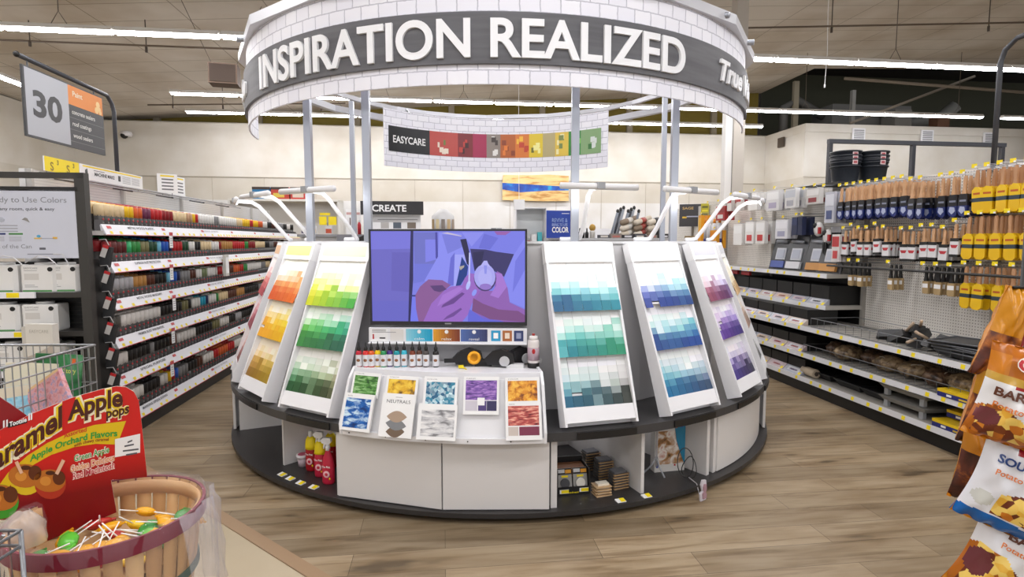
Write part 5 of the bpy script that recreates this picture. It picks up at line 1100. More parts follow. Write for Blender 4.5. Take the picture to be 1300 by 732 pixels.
# ================================================================ RIGHT AISLE: brushes and trays
RU, RV0, RV1, RVM = 3.67, 2.7, 10.2, 5.35
PEG = peg_material(); GBK = mat('#b9b4ac', .6)
g = thing('brush_shelving', 'long right aisle shelving with pegboard of brushes and shelves below', 'shelving', F(RU, RV0, 0), TH)
Lr = RV1 - RV0; Lm = RVM - RV0
m = MB(); m.box(.66, .70, 0, Lr, 0, 2.14, PEG); m.build('pegboard', g)
m = MB(); m.box(.03, .66, 0, Lr, 0, .125, BLACK); m.build('kick_plate', g)
m = MB(); m.box(.64, .659, 0, Lr, .155, .37, BLACK); m.box(.64, .659, Lm - .6, Lr, .405, .64, BLACK); m.box(.64, .659, Lm, Lr, .68, .845, BLACK); m.box(.64, .659, Lm, Lr, .885, 1.16, BLACK); m.build('dark_backing', g)  # black panels added to darken the interiors of the lower shelves
for v in (.0, 1.25, Lm, Lm + 1.65, Lm + 2.9, Lm + 4.1):
    m = MB(); m.box(.63, .67, v - .02, v + .02, .1, 2.15, mat('#9c9890')); m.build('upright', g)
for z, x0, a, b in ((.155, 0, 0, Lr), (.405, 0, 0, Lr), (.68, 0, 0, Lr), (.885, .23, Lm, Lr), (1.21, .23, Lm, Lr)):
    m = MB(); m.box(x0, .66, a, b, z - .04, z, mat('#a5a19a')); s_ = m.build('shelf', g)
    m = MB(); m.hexa([(x0 - .012, a, z - .04), (x0, a, z - .04), (x0, b, z - .04), (x0 - .012, b, z - .04), (x0 - .004, a, z + .006), (x0, a, z + .006), (x0, b, z + .006), (x0 - .004, b, z + .006)], mat('#d5d5d8', .4))
    v = a + .1
    while v < b - .1:
        m.quad((x0 - .0125, v + .035, z - .034), (x0 - .0125, v, z - .034), (x0 - .0065, v, z - .002), (x0 - .0065, v + .035, z - .002), YEL); v += R.choice([.14, .19, .24, .3])
    m.build('price_strip', s_)
for x0, a, b, z in ((.3, .3, Lm + .1, 1.30),):
    m = MB(); m.tube([(x0, a, z), (x0, b, z)], .012, DARK, 6); m.build('front_bar', g)
m = MB(); m.box(.45, 1.35, Lm + .2, Lm + 1.2, 2.145, 2.175, BLACK); m.build('top_shelf', g)
def RP(x, v, z): return F(RU + x, v, z)
def make_hook():
    t = thing('peg_hook', '', 'hook')
    m = MB(); m.tube([(0, 0, 0), (-.30, 0, .0), (-.31, 0, .012)], .003, STEEL, 5); m.tube([(0, 0, .028), (-.33, 0, .028)], .0025, STEEL, 5); m.build('hook_wire', t)
    m = MB(); m.box(-.335, -.333, -.022, .022, .012, .042, YEL); m.box(-.3352, -.3345, -.022, -.004, .012, .024, PAPER); m.build('price_tag', t); return t
HM = [mat('#bb8d66', .5), mat('#c99d74', .5), mat('#ab7d58', .5)]
def make_brush(k):
    t = thing('paint_brush', '', 'paint brush'); hw = {'blue': .15, 'yellow': .16, 'white': .12, 'black': .12}[k]
    hm = {'blue': HM[1], 'yellow': HM[0], 'white': HM[1], 'black': BLACK}[k]
    m = MB(); m.add([(x, y, z) for z, w, d in ((0, .009, .005), (-.03, .013, .007), (-hw * .6, .011, .007), (-hw, .018, .009)) for x, y in ((-d, -w), (d, -w), (d, w), (-d, w))],
                    [(0, 1, 2, 3), (15, 14, 13, 12)] + [(j * 4 + i, j * 4 + (i + 1) % 4, (j + 1) * 4 + (i + 1) % 4, (j + 1) * 4 + i) for j in range(3) for i in range(4)], hm); m.build('handle', t)
    w = {'blue': .037, 'yellow': .041, 'white': .038, 'black': .031}[k]
    def slab(m, d, pts, mt):      # outline in (y, z), thickness d along x
        n = len(pts); vs = [(-d, y, z) for y, z in pts] + [(d, y, z) for y, z in pts]
        m.add(vs, [tuple(range(n)), tuple(range(2 * n - 1, n - 1, -1))] + [(i, (i + 1) % n, n + (i + 1) % n, n + i) for i in range(n)], mt)
    h0 = -hw
    if k == 'blue':
        m = MB(); slab(m, .011, [(-w * .75, h0 + .01), (w * .75, h0 + .01), (w, h0 - .03), (w, h0 - .08), (-w, h0 - .08), (-w, h0 - .03)], mat('#15161b', .35)); m.build('brush_sleeve', t)
        m = MB(); slab(m, .0112, [(-w, h0 - .08), (w, h0 - .08), (w, h0 - .125), (w * .55, h0 - .155), (-w * .4, h0 - .17), (-w, h0 - .15)], mat('#1b2a6a', .3)); m.build('sleeve_tip', t)
        m = MB(); slab(m, .0118, [(-w * .7, h0 - .035), (w * .7, h0 - .035), (w * .7, h0 - .05), (-w * .7, h0 - .05)], mat('#7d8396', .3)); slab(m, .0125, [(-w * .5, h0 - .09), (w * .5, h0 - .085), (w * .7, h0 - .12), (0, h0 - .145), (-w * .7, h0 - .12)], mat('#a9b2cc', .3)); m.build('sleeve_label', t)
    if k == 'yellow':
        m = MB(); slab(m, .009, [(-w * .5, h0 + .03), (w * .3, h0 + .035), (w, h0 + .01), (w, h0 - .05), (-w, h0 - .05), (-w, h0 + .005)], mat('#e9c010', .4)); m.build('brush_sleeve', t)
        m = MB(); slab(m, .009, [(-w, h0 - .08), (w, h0 - .08), (w, h0 - .14), (w * .5, h0 - .165), (-w * .5, h0 - .165), (-w, h0 - .145)], mat('#e6b80e', .4)); m.build('sleeve_tip', t)
        m = MB(); slab(m, .0098, [(-w * .7, h0 - .01), (w * .7, h0 - .01), (w * .7, h0 - .025), (-w * .7, h0 - .025)], mat('#c05a1c')); m.build('sleeve_label', t)
        m = MB(); slab(m, .0085, [(-w * .97, h0 - .05), (w * .97, h0 - .05), (w * .97, h0 - .08), (-w * .97, h0 - .08)], mat('#46525c', .3, .5)); m.build('ferrule', t)
    if k == 'white':
        m = MB(); slab(m, .01, [(-w, h0 - .01), (w, h0 - .01), (w, h0 - .12), (-w, h0 - .12)], mat('#dcdcde', .4)); m.build('brush_sleeve', t)
        m = MB(); slab(m, .011, [(-w * .9, h0 - .045), (w * .9, h0 - .045), (w * .5, h0 - .07), (-w * .5, h0 - .07)], mat('#b8303a')); slab(m, .0105, [(-w, h0 - .12), (w, h0 - .12), (w, h0 - .14), (-w, h0 - .14)], BLACK); m.build('sleeve_label', t)
        m = MB(); slab(m, .011, [(-w, h0 + .008), (w, h0 + .008), (w, h0 - .018), (-w, h0 - .018)], BLACK); m.build('ferrule', t)
    if k == 'black':
        m = MB(); slab(m, .009, [(-w, h0), (w, h0), (w, h0 - .09), (w * .6, h0 - .105), (-w, h0 - .105)], mat('#a58c62', .7)); m.build('bristles', t)
        m = MB(); slab(m, .0098, [(-w * .9, h0 - .02), (w * .9, h0 - .02), (w * .9, h0 - .055), (-w * .9, h0 - .055)], PAPER); m.build('sleeve_label', t)
    return t
def brush_row(nm, z, v0, v1, pitch, kinds, n):
    v = v0; i = 0
    while v < v1:
        k, hz = kinds(v)
        if k:
            zz = z + hz
            ST.put('hook', make_hook, RP(.66, v, zz), TH, f'wire peg hook with yellow tag, {ordw(i)} from the near end of the {nm} row', 'peg hooks with yellow tags')
            for j in range(n):
                ST.put('br' + k, lambda: make_brush(k), RP(.36 + j * .048 + R.uniform(-.006, .006), v + R.uniform(-.006, .006), zz - .004), (R.uniform(-.05, .05), R.uniform(-.03, .03), TH + R.uniform(-.12, .12)),
                       f"{ {'blue': 'navy sleeved wooden brush', 'yellow': 'yellow sleeved wooden brush', 'white': 'white sleeved wooden brush', 'black': 'black handled tan brush'}[k] }, {ordw(j)} on the {ordw(i)} hook of the {nm} row" , 'paint brushes on the pegboard')
        v += pitch; i += 1
brush_row('top', 2.09, 3.30, 5.36, .098, lambda v: ('yellow', 0) if v < 3.98 else (('blue', -.03 if int(v * 40) % 2 else 0) if not 4.27 < v < 4.36 else (None, 0)), 6)
brush_row('middle', 1.66, 3.30, 5.28, .104, lambda v: ('yellow', .08) if v < 3.95 else (('white', R.choice([0, .03, -.02])) if not 4.62 < v < 4.74 else (None, 0)), 5)
brush_row('bottom', 1.34, 3.30, 5.3, .125, lambda v: ('yellow', .02) if v < 3.95 else (('black', 0) if v < 4.4 or 4.6 < v < 4.8 or v > 4.95 else (None, 0)), 3)
# clear packs at the far end of the top row
def pack(x, v, z, w, h, lab, nm, cat, c1, c2=None, c3=None, d=.03, rz=0, grp=None):
    t = thing(nm, lab, cat, RP(x, v, z), TH + rz, grp)
    m = MB(); m.box(-d, 0, -w / 2, w / 2, 0, h, mat(c1, .4)); m.build('pack_body', t)
    if c2:
        m = MB(); m.box(-d - .002, -d, -w / 2 * .9, w / 2 * .9, h * .55, h * .92, mat(c2, .4))
        if c3: m.box(-d - .004, -d - .002, -w / 2 * .6, w / 2 * .6, h * .12, h * .4, mat(c3, .4))
        m.build('pack_label', t)
    return t
for k in range(5): pack(.36 + k * .055, 5.50, 1.74, .14, .32, f'clear pack of blue brushes, {ordw(k)} from the front, far end of top row', 'brush_set', 'brush set', '#b9bcc6', '#d5d7df', '#4a5680', grp='clear brush sets')
for k in range(3): pack(.36 + k * .05, 5.38, 1.34, .11, .28, f'red and white brush pack, {ordw(k)} from the front, far end of middle row', 'brush_set', 'brush set', '#d5d0ce', '#b83a3e', '#c9484a', grp='red and white packs')
# roller covers and pads on far hooks
PK = [(5.75, 1.95, .22, .17, '#c9c6c2', '#e2e0de', '#8a3034', 'white trim pad pack'), (6.15, 1.93, .2, .22, '#dad9d8', '#c4c8d0', '#a8a8b0', 'clear roller pack'), (6.5, 1.92, .26, .24, '#dcdbdb', '#eeeeee', '#b0a8c0', 'clear roller pack'), (6.95, 1.95, .22, .22, '#e6e4e0', '#f0efee', None, 'white roller cover bundle'), (7.3, 1.97, .12, .2, '#d9d2ce', '#a8272c', None, 'red roller pack'), (7.55, 1.97, .12, .2, '#d9d2ce', '#a8272c', None, 'red roller pack'),
      (6.3, 1.58, .24, .22, '#dcdce0', '#e9e9ee', '#a0a0b8', 'clear roller pack'), (6.05, 1.62, .1, .2, '#232b4a', '#2c3860', None, 'navy blue pack'), (5.95, 1.62, .08, .2, '#232b4a', '#1c2440', None, 'navy blue pack'), (6.75, 1.52, .2, .28, '#e4e2de', '#efefee', '#c23a3a', 'red dotted roller pack'), (7.0, 1.52, .2, .28, '#e9e7e4', '#f2f2f0', '#c84444', 'red dotted roller pack'), (7.3, 1.5, .22, .28, '#e9e7e4', '#f0f0ee', None, 'white roller cover bundle'), (7.8, 1.85, .26, .2, '#a82a2e', '#8c1f24', '#d8d4d0', 'red tool pack'), (8.0, 1.45, .2, .26, '#e09a1c', '#d6841a', '#2c2a28', 'orange tool pack'), (8.45, 1.45, .1, .5, '#e39a18', '#e8b23a', None, 'orange stir stick bundle'),
      (8.2, 1.2, .16, .2, '#2c3a7c', '#c8ccd8', '#d89a2c', 'blue and orange pack')]
seen = {}
for v, z, w, h, a, b, c_, nm in PK:
    seen[nm] = seen.get(nm, 0) + 1
    for j in range(2): pack(.36 + j * .1, v, z, w, h, f'{nm}, {ordw(seen[nm] - 1)} of its kind, {["front", "behind"][j]} on its hook, far right aisle', 'hanging_pack', 'package', a, b, c_, .05, 0, 'packs hanging on the far pegboard')
    ST.put('hook', make_hook, RP(.66, v, z + h + .01), TH, f'wire peg hook with yellow tag holding the {ordw(seen[nm] - 1)} {nm}', 'peg hooks with yellow tags')
for k in range(9): ST.put('hook', make_hook, RP(.66, 5.6 + k * .33, 2.11), TH, f'wire peg hook with yellow tag, {ordw(k)} along the top of the far pegboard', 'peg hooks with yellow tags')
t = thing('product_board', 'black display board with tool pictures hung at the far right above the purple rack', 'sign', F(4.25, 9.3, 1.80), TH - .45)
m = MB(); m.box(-.22, .22, 0, .02, 0, .38, mat('#3d3c3f')); m.build('board', t)
m = MB(); m.text('SAGE', .18, .06, (-.08, -.002, .29), mat('#c9a86a'), .02); m.box(-.1, .12, -.003, 0, .16, .18, mat('#b8bcd0')); m.box(.1, .16, -.004, 0, .15, .18, mat('#d8b23a')); m.box(-.17, -.1, -.004, 0, .14, .17, mat('#d8b23a')); m.box(.16, .18, -.004, 0, .1, .33, mat('#8a8a90')); m.build('board_print', t)
t = thing('kraft_pack', 'tan kraft pack hanging under the black display board', 'package', F(4.3, 9.3, 1.42), TH - .4)
m = MB(); m.box(-.17, .17, 0, .05, 0, .22, mat('#9c8660')); m.build('pack_body', t); m = MB(); m.rect(-.08, .08, .14, .17, -.002, mat('#cdbd9c')); m.rect(-.16, -.12, .03, .18, -.002, mat('#d8c03a')); m.build('pack_print', t)
t = thing('yellow_pack', 'yellow green patterned pack hanging right beside the black display board', 'package', F(4.25, 8.85, 1.82), TH - .4)
m = MB(); m.box(-.06, .06, 0, .05, 0, .34, mat('#b5ac28')); m.build('pack_body', t); m = MB()
for k in range(5): m.rect(-.045, .045, .03 + k * .06, .06 + k * .06, -.002, mat(['#5c5a20', '#e6d83a'][k % 2]))
m.build('pack_print', t)
for k in range(4):
    t = thing('caulk_tube', f'clear tube with orange cap and blue base, {ordw(k)} from the near end', 'tube', F(4.05, 7.95 + k * .16, 1.52), TH)
    m = MB(); m.lathe([(.04, 0), (.04, .26), (.02, .3)], 12, mat('#cfd0d4', .3)); m.build('tube_body', t); m = MB(); m.lathe([(.042, 0), (.042, .07)], 12, mat('#2f3478')); m.build('tube_base', t); m = MB(); m.lathe([(.022, .3), (.016, .36)], 10, mat('#e08a1c')); m.build('tube_cap', t)
# white applicator tools and black handled tools
for k, (v, z) in enumerate(((5.62, 1.52), (5.78, 1.60))):
    t = thing('paint_edger', ['near white edging tool with red grip hanging above the trays', 'far white edging tool hanging above the trays'][k], 'tool', RP(.42, v, z), TH)
    m = MB(); m.ball((0, 0, .08), .04, .07, .08, mat('#d9d8d6', .35), 12, 8); m.build('tool_shell', t); m = MB(); m.ball((-.03, .02, .12), .02, .03, .03, BLACK, 8, 6); m.box(-.04, -.02, -.07, -.04, .03, .1, RED); m.build('tool_grip', t)
for k in range(6):
    t = thing('scraper', f'black handled scraper, {ordw(k)} from the near end below the edging tools', 'tool', RP(.40, 5.42 + k * .035 + (k > 3) * .06, 1.50 - .1 * (k > 3)), TH)
    m = MB(); m.box(-.01, .01, -.011, .011, .0, .14, BLACK); m.build('tool_handle', t); m = MB(); m.prism([(-.004, .14), (.004, .14), (.004, .2), (-.004, .2)], -.02, .02, GREY); m.build('tool_blade', t)
# paint tray sets on the 1.21 shelf
for k, (v, c_) in enumerate(((5.52, '#c08a4a'), (5.75, '#b98446'), (6.12, '#d0d0d4'), (6.42, '#4a5a9c'))):
    t = thing('paint_tray_set', ['black paint tray set at the near end of the upper shelf', 'black tray set with tan rollers leaning on the upper shelf', 'black tray set with white and red card on the upper shelf', 'black tray set, farthest on the upper shelf'][k], 'tray set', RP(.36, v, 1.212), TH + .12)
    T = Matrix.Rotation(.22, 4, 'Y')
    m = MB(T); m.add([(x, y, z) for x, s in ((0, 1), (.05, .8)) for y, z in ((-.165 * s, .21 - .21 * s), (.165 * s, .21 - .21 * s), (.15 * s, .21 + .21 * s), (-.15 * s, .21 + .21 * s))], [(3, 2, 1, 0), (4, 5, 6, 7), (0, 1, 5, 4), (1, 2, 6, 5), (2, 3, 7, 6), (3, 0, 4, 7)], mat('#303236', .3)); m.build('tray', t)
    m = MB(T); m.box(-.03, 0, -.11, .11, .02, .10, mat(c_)); m.box(-.014, 0, -.09, .07, .12, .26, mat('#c6c9cf')); m.tube([(-.02, -.10, .33), (-.02, .09, .34)], .018, mat('#8b8e95', .3), 8); m.build('tray_contents', t)
    m = MB(T); m.box(-.02, -.016, -.07, .05, .14, .24, mat('#b0b5c2')); m.build('tray_card', t)
for k in range(2): pack(.3, 7.0 + k * .3, 1.0 + .11, .2, .09, ['near', 'far'][k] + ' red and white pack hanging under the upper shelf at the far right', 'hanging_pack', 'package', '#a8282c', '#d8c9c8', None, .03)
# black bins with label fronts on the far shelves
LB = ['#9ea2ae', '#b8a8ac', '#c0b2a8', '#a8aab4']
for si, (z, x0) in enumerate(((.155, 0), (.405, 0), (.68, 0), (.885, .23))):
    for k in range(6):
        v = 5.55 + k * .31
        if v > 7.3: continue
        t = thing('storage_bin', f'black bin with slanted label front, {ordw(k)} from the near end of the {["bottom", "second", "third", "fourth"][si]} far shelf', 'bin', RP(x0 + .01, v, z + .002), TH, 'black bins on the far right shelves')
        m = MB(); m.box(.06, .4, -.145, .145, 0, .16 if si < 3 else .2, BLACK); m.build('bin_body', t)
        m = MB(); m.hexa([(0, -.15, 0), (.07, -.15, 0), (.07, .15, 0), (0, .15, 0), (.06, -.15, .06), (.07, -.15, .06), (.07, .15, .06), (.06, .15, .06)], mat(LB[(si + k) % 4], .3)); l = m.build('label_front', t)
        m = MB()
        def LQ(a, b, c0, c1, mt): m.quad((c0 * .06 - .002, b, c0 * .06), (c0 * .06 - .002, a, c0 * .06), (c1 * .06 - .002, a, c1 * .06), (c1 * .06 - .002, b, c1 * .06), mt)
        LQ(-.1, .1, .3, .85, mat(['#d2d3d8', '#c8b4b8', '#d0b8a0'][k % 3])); LQ(-.06, .06, .4, .65, mat(['#7a6a90', '#a84a50', '#b03038', '#50545e'][(k + si) % 4])); LQ(.1, .135, .05, .4, YEL) if 0 else LQ(-.14, -.1, .05, .45, YEL)
        m.build('label_print', l)
t = thing('roller_pack', 'rolled pack with round end lying at the near end of the bottom far shelf', 'package', RP(.09, 5.35, .155), TH)
m = MB(Matrix.Translation((0, 0, .05)) @ Matrix.Rotation(PI / 2, 4, 'X')); m.lathe([(.045, -.1), (.045, .1)], 16, mat('#c3b39c', .5)); m.build('roll', t)
m = MB(Matrix.Translation((0, -.101, .05)) @ Matrix.Rotation(PI / 2, 4, 'X')); m.lathe([(.022, 0), (.022, .003)], 12, mat('#4a3f38')); m.build('roll_core', t)
# shelf content, near section
t = thing('wire_tray', 'grey wire tray spanning the third shelf of the right aisle', 'tray', RP(.04, 3.1, .682), TH)
m = MB(); WG = mat('#77797c', .35, .5)
for z in (.005, .09): m.tube([(0, 0, z), (0, 2.2, z), (.5, 2.2, z), (.5, 0, z)], .004, WG, 5, True)
for k in range(23): m.tube([(0, k * .1, .09), (0, k * .1, .005), (.5, k * .1, .005)], .0025, WG, 4)
m.build('tray_wires', t)
for k, (v, x, z, rx) in enumerate(((4.02, .22, .69, .3), (4.15, .2, .74, -.4), (4.25, .26, .78, .2), (4.35, .2, .7, .5), (3.95, .3, .72, -.2), (4.5, .26, .70, .1))):
    t = thing('utility_brush', f'black utility brush with pale handle, {ordw(k)} in the heap in the wire tray', 'brush', RP(x, v, z), (.1 * k, rx, TH + .5 * k), 'black brushes heaped in the wire tray')
    m = MB(); m.hexa([(-.12, -.05, 0), (.12, -.05, 0), (.12, .05, 0), (-.12, .05, 0), (-.08, -.035, .07), (.1, -.035, .07), (.1, .035, .07), (-.08, .035, .07)], mat('#1f2022', .4)); m.build('brush_head', t)
    m = MB(); m.tube([(-.08, 0, .06), (-.2, .02, .09)], .012, mat('#b09a84'), 7); m.build('brush_handle', t)
for k in range(4):
    t = thing('folded_tray', f'black plastic tray, {ordw(k)} from the bottom of the stack on the third shelf', 'tray', RP(.22, 3.62 + .02 * k, .70 + k * .025), (0, 0, TH + .1 * k), 'black plastic trays')
    m = MB(); m.hexa([(-.16, -.2, 0), (.16, -.2, 0), (.16, .2, 0), (-.16, .2, 0), (-.18, -.22, .03), (.18, -.22, .03), (.18, .22, .03), (-.18, .22, .03)], mat('#2e3033', .35)); m.build('tray_shell', t); m = MB(); m.tube([(-.18, -.22, .032), (.18, -.22, .032), (.18, .22, .032), (-.18, .22, .032)], .007, mat('#4a4c50', .35), 6, True); m.build('tray_rim', t)
SPG = photo_material('sponge_brown', [(.35, '#4a3a2c'), (.5, '#8a7458'), (.65, '#b09a78')], 25); SPG2 = photo_material('sponge_dark', [(.35, '#2c2018'), (.5, '#5c4534'), (.65, '#7c634c')], 25)
t = thing('wire_tray', 'grey wire tray of brown rags on the second shelf of the right aisle', 'tray', RP(.04, 3.3, .407), TH)
m = MB()
for z in (.005, .08): m.tube([(0, 0, z), (0, 2.1, z), (.5, 2.1, z), (.5, 0, z)], .004, WG, 5, True)
for k in range(22): m.tube([(0, k * .1, .08), (0, k * .1, .005), (.5, k * .1, .005)], .0025, WG, 4)
m.build('tray_wires', t)
for k, (v, x, sz) in enumerate(((4.95, .2, .16), (4.7, .28, .17), (4.45, .22, .15), (4.2, .26, .19), (3.95, .2, .14), (3.75, .25, .15), (3.55, .2, .13), (5.15, .22, .12))):
    t = thing('rag_bundle', f'brown bundle of rags, {ordw(k)} of the row in the wire tray on the second shelf', 'rag bundle', RP(x, v, .413), (0, 0, TH + k), 'brown rag bundles')
    m = MB(); m.smooth = True; n = 14; vs = []
    for j in range(8):
        q = PI * j / 7
        for i in range(n): a = 2 * PI * i / n; r = sz * (.9 + .13 * math.sin(5 * a + k + j)) * max(math.sin(q), .03); vs.append((r * math.cos(a), r * math.sin(a) * .8, .07 - .07 * math.cos(q) + .008 * math.sin(a * 3 + j)))
    m.add(vs, [(j * n + i, j * n + (i + 1) % n, (j + 1) * n + (i + 1) % n, (j + 1) * n + i) for j in range(7) for i in range(n)], [SPG, SPG2][k % 3 == 1]); m.build('rag_cloth', t)
    m = MB(); m.tube([(sz * .6 * math.cos(q * .6), sz * .5 * math.sin(q * .6), .08 + .055 * math.sin(q)) for q in range(8)], .004, mat('#b8b0a4', .4), 5); m.build('bundle_tie', t)
t = thing('paint_tray_stack', 'stack of grey plastic trays with legs on the bottom right shelf', 'tray', RP(.21, 4.12, .156), TH)
for k in range(2):
    z = k * .10
    m = MB(); m.hexa([(-.15, -.2, z + .05), (.15, -.2, z + .05), (.15, .2, z + .05), (-.15, .2, z + .05), (-.18, -.24, z + .09), (.18, -.24, z + .09), (.18, .24, z + .09), (-.18, .24, z + .09)], mat('#8b8a84', .4)); m.build('tray_shell', t)
    for sx in (-.14, .14):
        for sy in (-.18, .18): m = MB(); m.box(sx - .015, sx + .015, sy - .02, sy + .02, z, z + .06, mat('#9c9ea0', .3)); m.build('foot', t)
for k, (v, z, x) in enumerate(((3.62, .156, .02), (3.24, .156, .02), (3.62, .22, .14), (3.42, .24, .16), (3.56, .406, -.01), (3.18, .406, -.01))):
    t = thing('drop_cloth_box', ['yellow and blue box at the front of the bottom shelf', 'yellow and blue box nearest the chip bags on the bottom shelf', 'blue and yellow flat pack behind on the bottom shelf', 'upper blue and yellow flat pack on the bottom shelf', 'yellow and blue box on the second shelf edge', 'yellow and blue box nearest the chip bags on the second shelf'][k], 'box', RP(x, v, z), TH)
    m = MB(); m.box(0, .2, -.18, .18, 0, .055, mat('#2a2f78', .4)); m.build('box_body', t)
    m = MB(); m.box(-.001, .2, -.18, .18, .034, .056, mat('#e6c21c', .4)); m.box(-.003, -.001, .06, .1, .01, .026, PAPER); m.box(-.003, -.001, -.1, .0, .008, .02, mat('#d8b83a')); m.box(-.003, -.001, -.16, -.13, .006, .028, mat('#c8484c')); m.build('box_print', t)
for k, (v, z) in enumerate(((4.85, .16), (5.25, .16), (4.5, .16))):
    t = thing('black_tray', ['black plastic tray in the shade of the bottom shelf', 'farther black plastic tray on the bottom shelf', 'nearer black plastic tray on the bottom shelf'][k], 'tray', RP(.3, v, z), TH)
    m = MB(); m.hexa([(-.15, -.14, 0), (.15, -.14, 0), (.15, .14, 0), (-.15, .14, 0), (-.19, -.17, .06), (.19, -.17, .06), (.19, .17, .06), (-.19, .17, .06)], mat('#1b1c1e', .35)); m.build('tray_shell', t); m = MB(); m.tube([(-.19, -.17, .06), (.19, -.17, .06), (.19, .17, .06), (-.19, .17, .06)], .006, mat('#2b2c2e', .3), 5, True); m.build('tray_rim', t)
# buckets
def make_bucket():
    t = thing('bucket', '', 'bucket')
    m = MB(); m.lathe([(.125, 0), (.155, .27), (.165, .275), (.165, .29), (.15, .29), (.122, .02), (.0, .02)], 24, mat('#23272e', .4), cap=False); m.lathe([(.15, .20), (.16, .205), (.16, .215), (.15, .22)], 24, mat('#23272e', .4)); m.build('bucket_body', t)
    m = MB(); m.box(-.03, .03, -.158, -.148, .225, .27, mat('#c9b4b4')); m.box(-.02, .02, -.160, -.158, .235, .262, mat('#a0484c')); m.build('bucket_label', t); return t
for a, (u, v, nm) in enumerate(((4.55, 6.02, 'left'), (4.87, 6.0, 'right'))):
    for k in range(3): ST.put('bucket', make_bucket, F(u, v, 2.176 + k * .045), TH, f'black bucket, {["lowest", "middle", "topmost"][k]} of the {nm} stack on top of the right shelving', 'nested black buckets')
t = thing('storage_rack', 'tall dark metal frame standing behind the right aisle shelving', 'frame', F(5.78, 8.0, 0), TH)
m = MB(); m.box(-.03, 2.95, -.03, .03, 3.01, 3.07, mat('#3e4046')); m.build('top_beam', t)
for x in (0, 1.37, 2.9): m = MB(); m.box(x - .025, x + .03, -.03, .03, 0, 3.02, mat('#33343a')); m.build('upright', t)

# ================================================================ CHIP BAGS AT THE RIGHT EDGE
def RY(px, py, Y):
    a = (px - 650) / FPX; b = (366 - py) / FPX; dy = math.cos(PITCH) + b * math.sin(PITCH); t_ = Y / dy
    return (a * t_, Y, CAMH + (-math.sin(PITCH) + b * math.cos(PITCH)) * t_)
rk = thing('chip_rack', 'black metal rack pole and arms holding the bags of chips at the right edge', 'rack', (1.47, 1.62, 0))
m = MB(); m.tube([(0, 0, 0), (0, 0, 1.62)], .012, BLACK, 8); m.tube([(.3, 0, 0), (.3, 0, 1.62)], .012, BLACK, 8); m.build('rack_pole', rk)
m = MB(); m.box(-.1, .4, -.2, .2, 0, .02, BLACK); m.build('rack_base', rk)
m = MB()
for z in (1.42, 1.18, .95, .72, .5): m.tube([(-.05, -.02, z), (.35, -.02, z)], .005, BLACK, 6)
m.build('rack_arm', rk)
CHIPM = photo_material('chip_print', [(.34, '#6a2c12'), (.46, '#c9741c'), (.56, '#eab23a'), (.68, '#f2cf6a')], 48, 'voronoi')
CHIPB = photo_material('dark_chip_print', [(.34, '#2c100c'), (.48, '#5a2818'), (.58, '#a8601c'), (.70, '#e0a85a')], 16)
def bag(lab, loc, rot, w, h, th, colf, texts=(), back='#c9801c', seed=0):
    t = thing('chip_bag', lab, 'bag of chips', loc); t.rotation_euler = rot; t['group'] = 'bags of chips on the rack'
    nx, nz = 48, 64; rr = random.Random(seed); ph = [rr.uniform(0, 6) for _ in range(6)]
    def bul(s, q):
        e_ = max(0, 1 - abs(2 * s - 1) ** 2.6) ** .75 * max(0, 1 - abs(2 * q - 1) ** 3.2) ** .8
        wr = .006 * math.sin(13 * s + ph[0] + 6 * q) * math.sin(9 * q + ph[1]) + .004 * math.sin(29 * s + ph[2]) * math.sin(17 * q + ph[3])
        edge = .006 * math.sin(38 * s + ph[4]) * (abs(2 * q - 1) ** 6)
        return th * e_ + wr * e_ ** .3 + edge
    def pt(s, q, sg):
        pin = 1 - .10 * (1 - abs(2 * q - 1) ** 2) ; return ((s - .5) * w * pin, -sg * bul(s, q) if sg > 0 else bul(s, q), (q - .5) * h)
    for sg, nm in ((1, 'bag_front'), (-1, 'bag_back')):
        m = MB(); m.smooth = True; vs = [pt(i / nx, j / nz, sg) for j in range(nz + 1) for i in range(nx + 1)]; fs = []; ms = []
        for j in range(nz):
            for i in range(nx):
                a = j * (nx + 1) + i; f = (a, a + 1, a + nx + 2, a + nx + 1); fs.append(f if sg > 0 else f[::-1])
                c_ = colf((i + .5) / nx, (j + .5) / nz) if sg > 0 else back; ms.append(mat(c_, .22) if isinstance(c_, str) else c_)
        m.add(vs, fs, ms); ob = m.build(nm, t)
        if sg > 0 and texts:
            m = MB()
            for s_, ww, hh, x, z, c_, off, rt in texts:
                m.text(s_, ww, hh, (x, 0, z), mat(c_, .3), off, 0, lambda a, o, b: (a, -bul(a / w + .5, b / h + .5) - .004, b), rt)
            m.build('bag_print', ob)
    return t
def c_bbq(s, q):
    if q > .90: return '#b2641a'
    if q > .70: return '#b4661c' if s > .16 else '#c97a1c'
    if q > .63: return '#c9a044'
    if q > .59 and s > .25: return '#a8222a'
    edge = .33 + .06 * math.sin(s * 9)
    if q > edge: return '#e4e3e4'
    if (s - .12) ** 2 + ((q - .25) * 1.2) ** 2 < .012: return '#6a3236'
    if q > .05 and s > .06: return CHIPM
    return '#b2641a'
def c_sour(s, q):
    if q > .95: return '#dfe0e6'
    if q > .84 and s > .25: return '#9c1f28'
    if q < .13 + .03 * math.sin(s * 5): return '#1464b4'
    if .24 < s < .85 and .17 < q < .50 - .35 * abs(s - .5): return CHIPM
    if (s - .14) ** 2 + ((q - .3) * 1.2) ** 2 < .009: return '#c9cac4'
    return '#e2e3e9'
def c_side(s, q):
    if s > .62 and .35 < q < .86: return '#8c1f24'
    if s > .78: return '#c9c4c0'
    return '#c8861a' if q > .5 else CHIPB
def c_white(s, q): return '#dedee2'
RT_ = rad(-34)
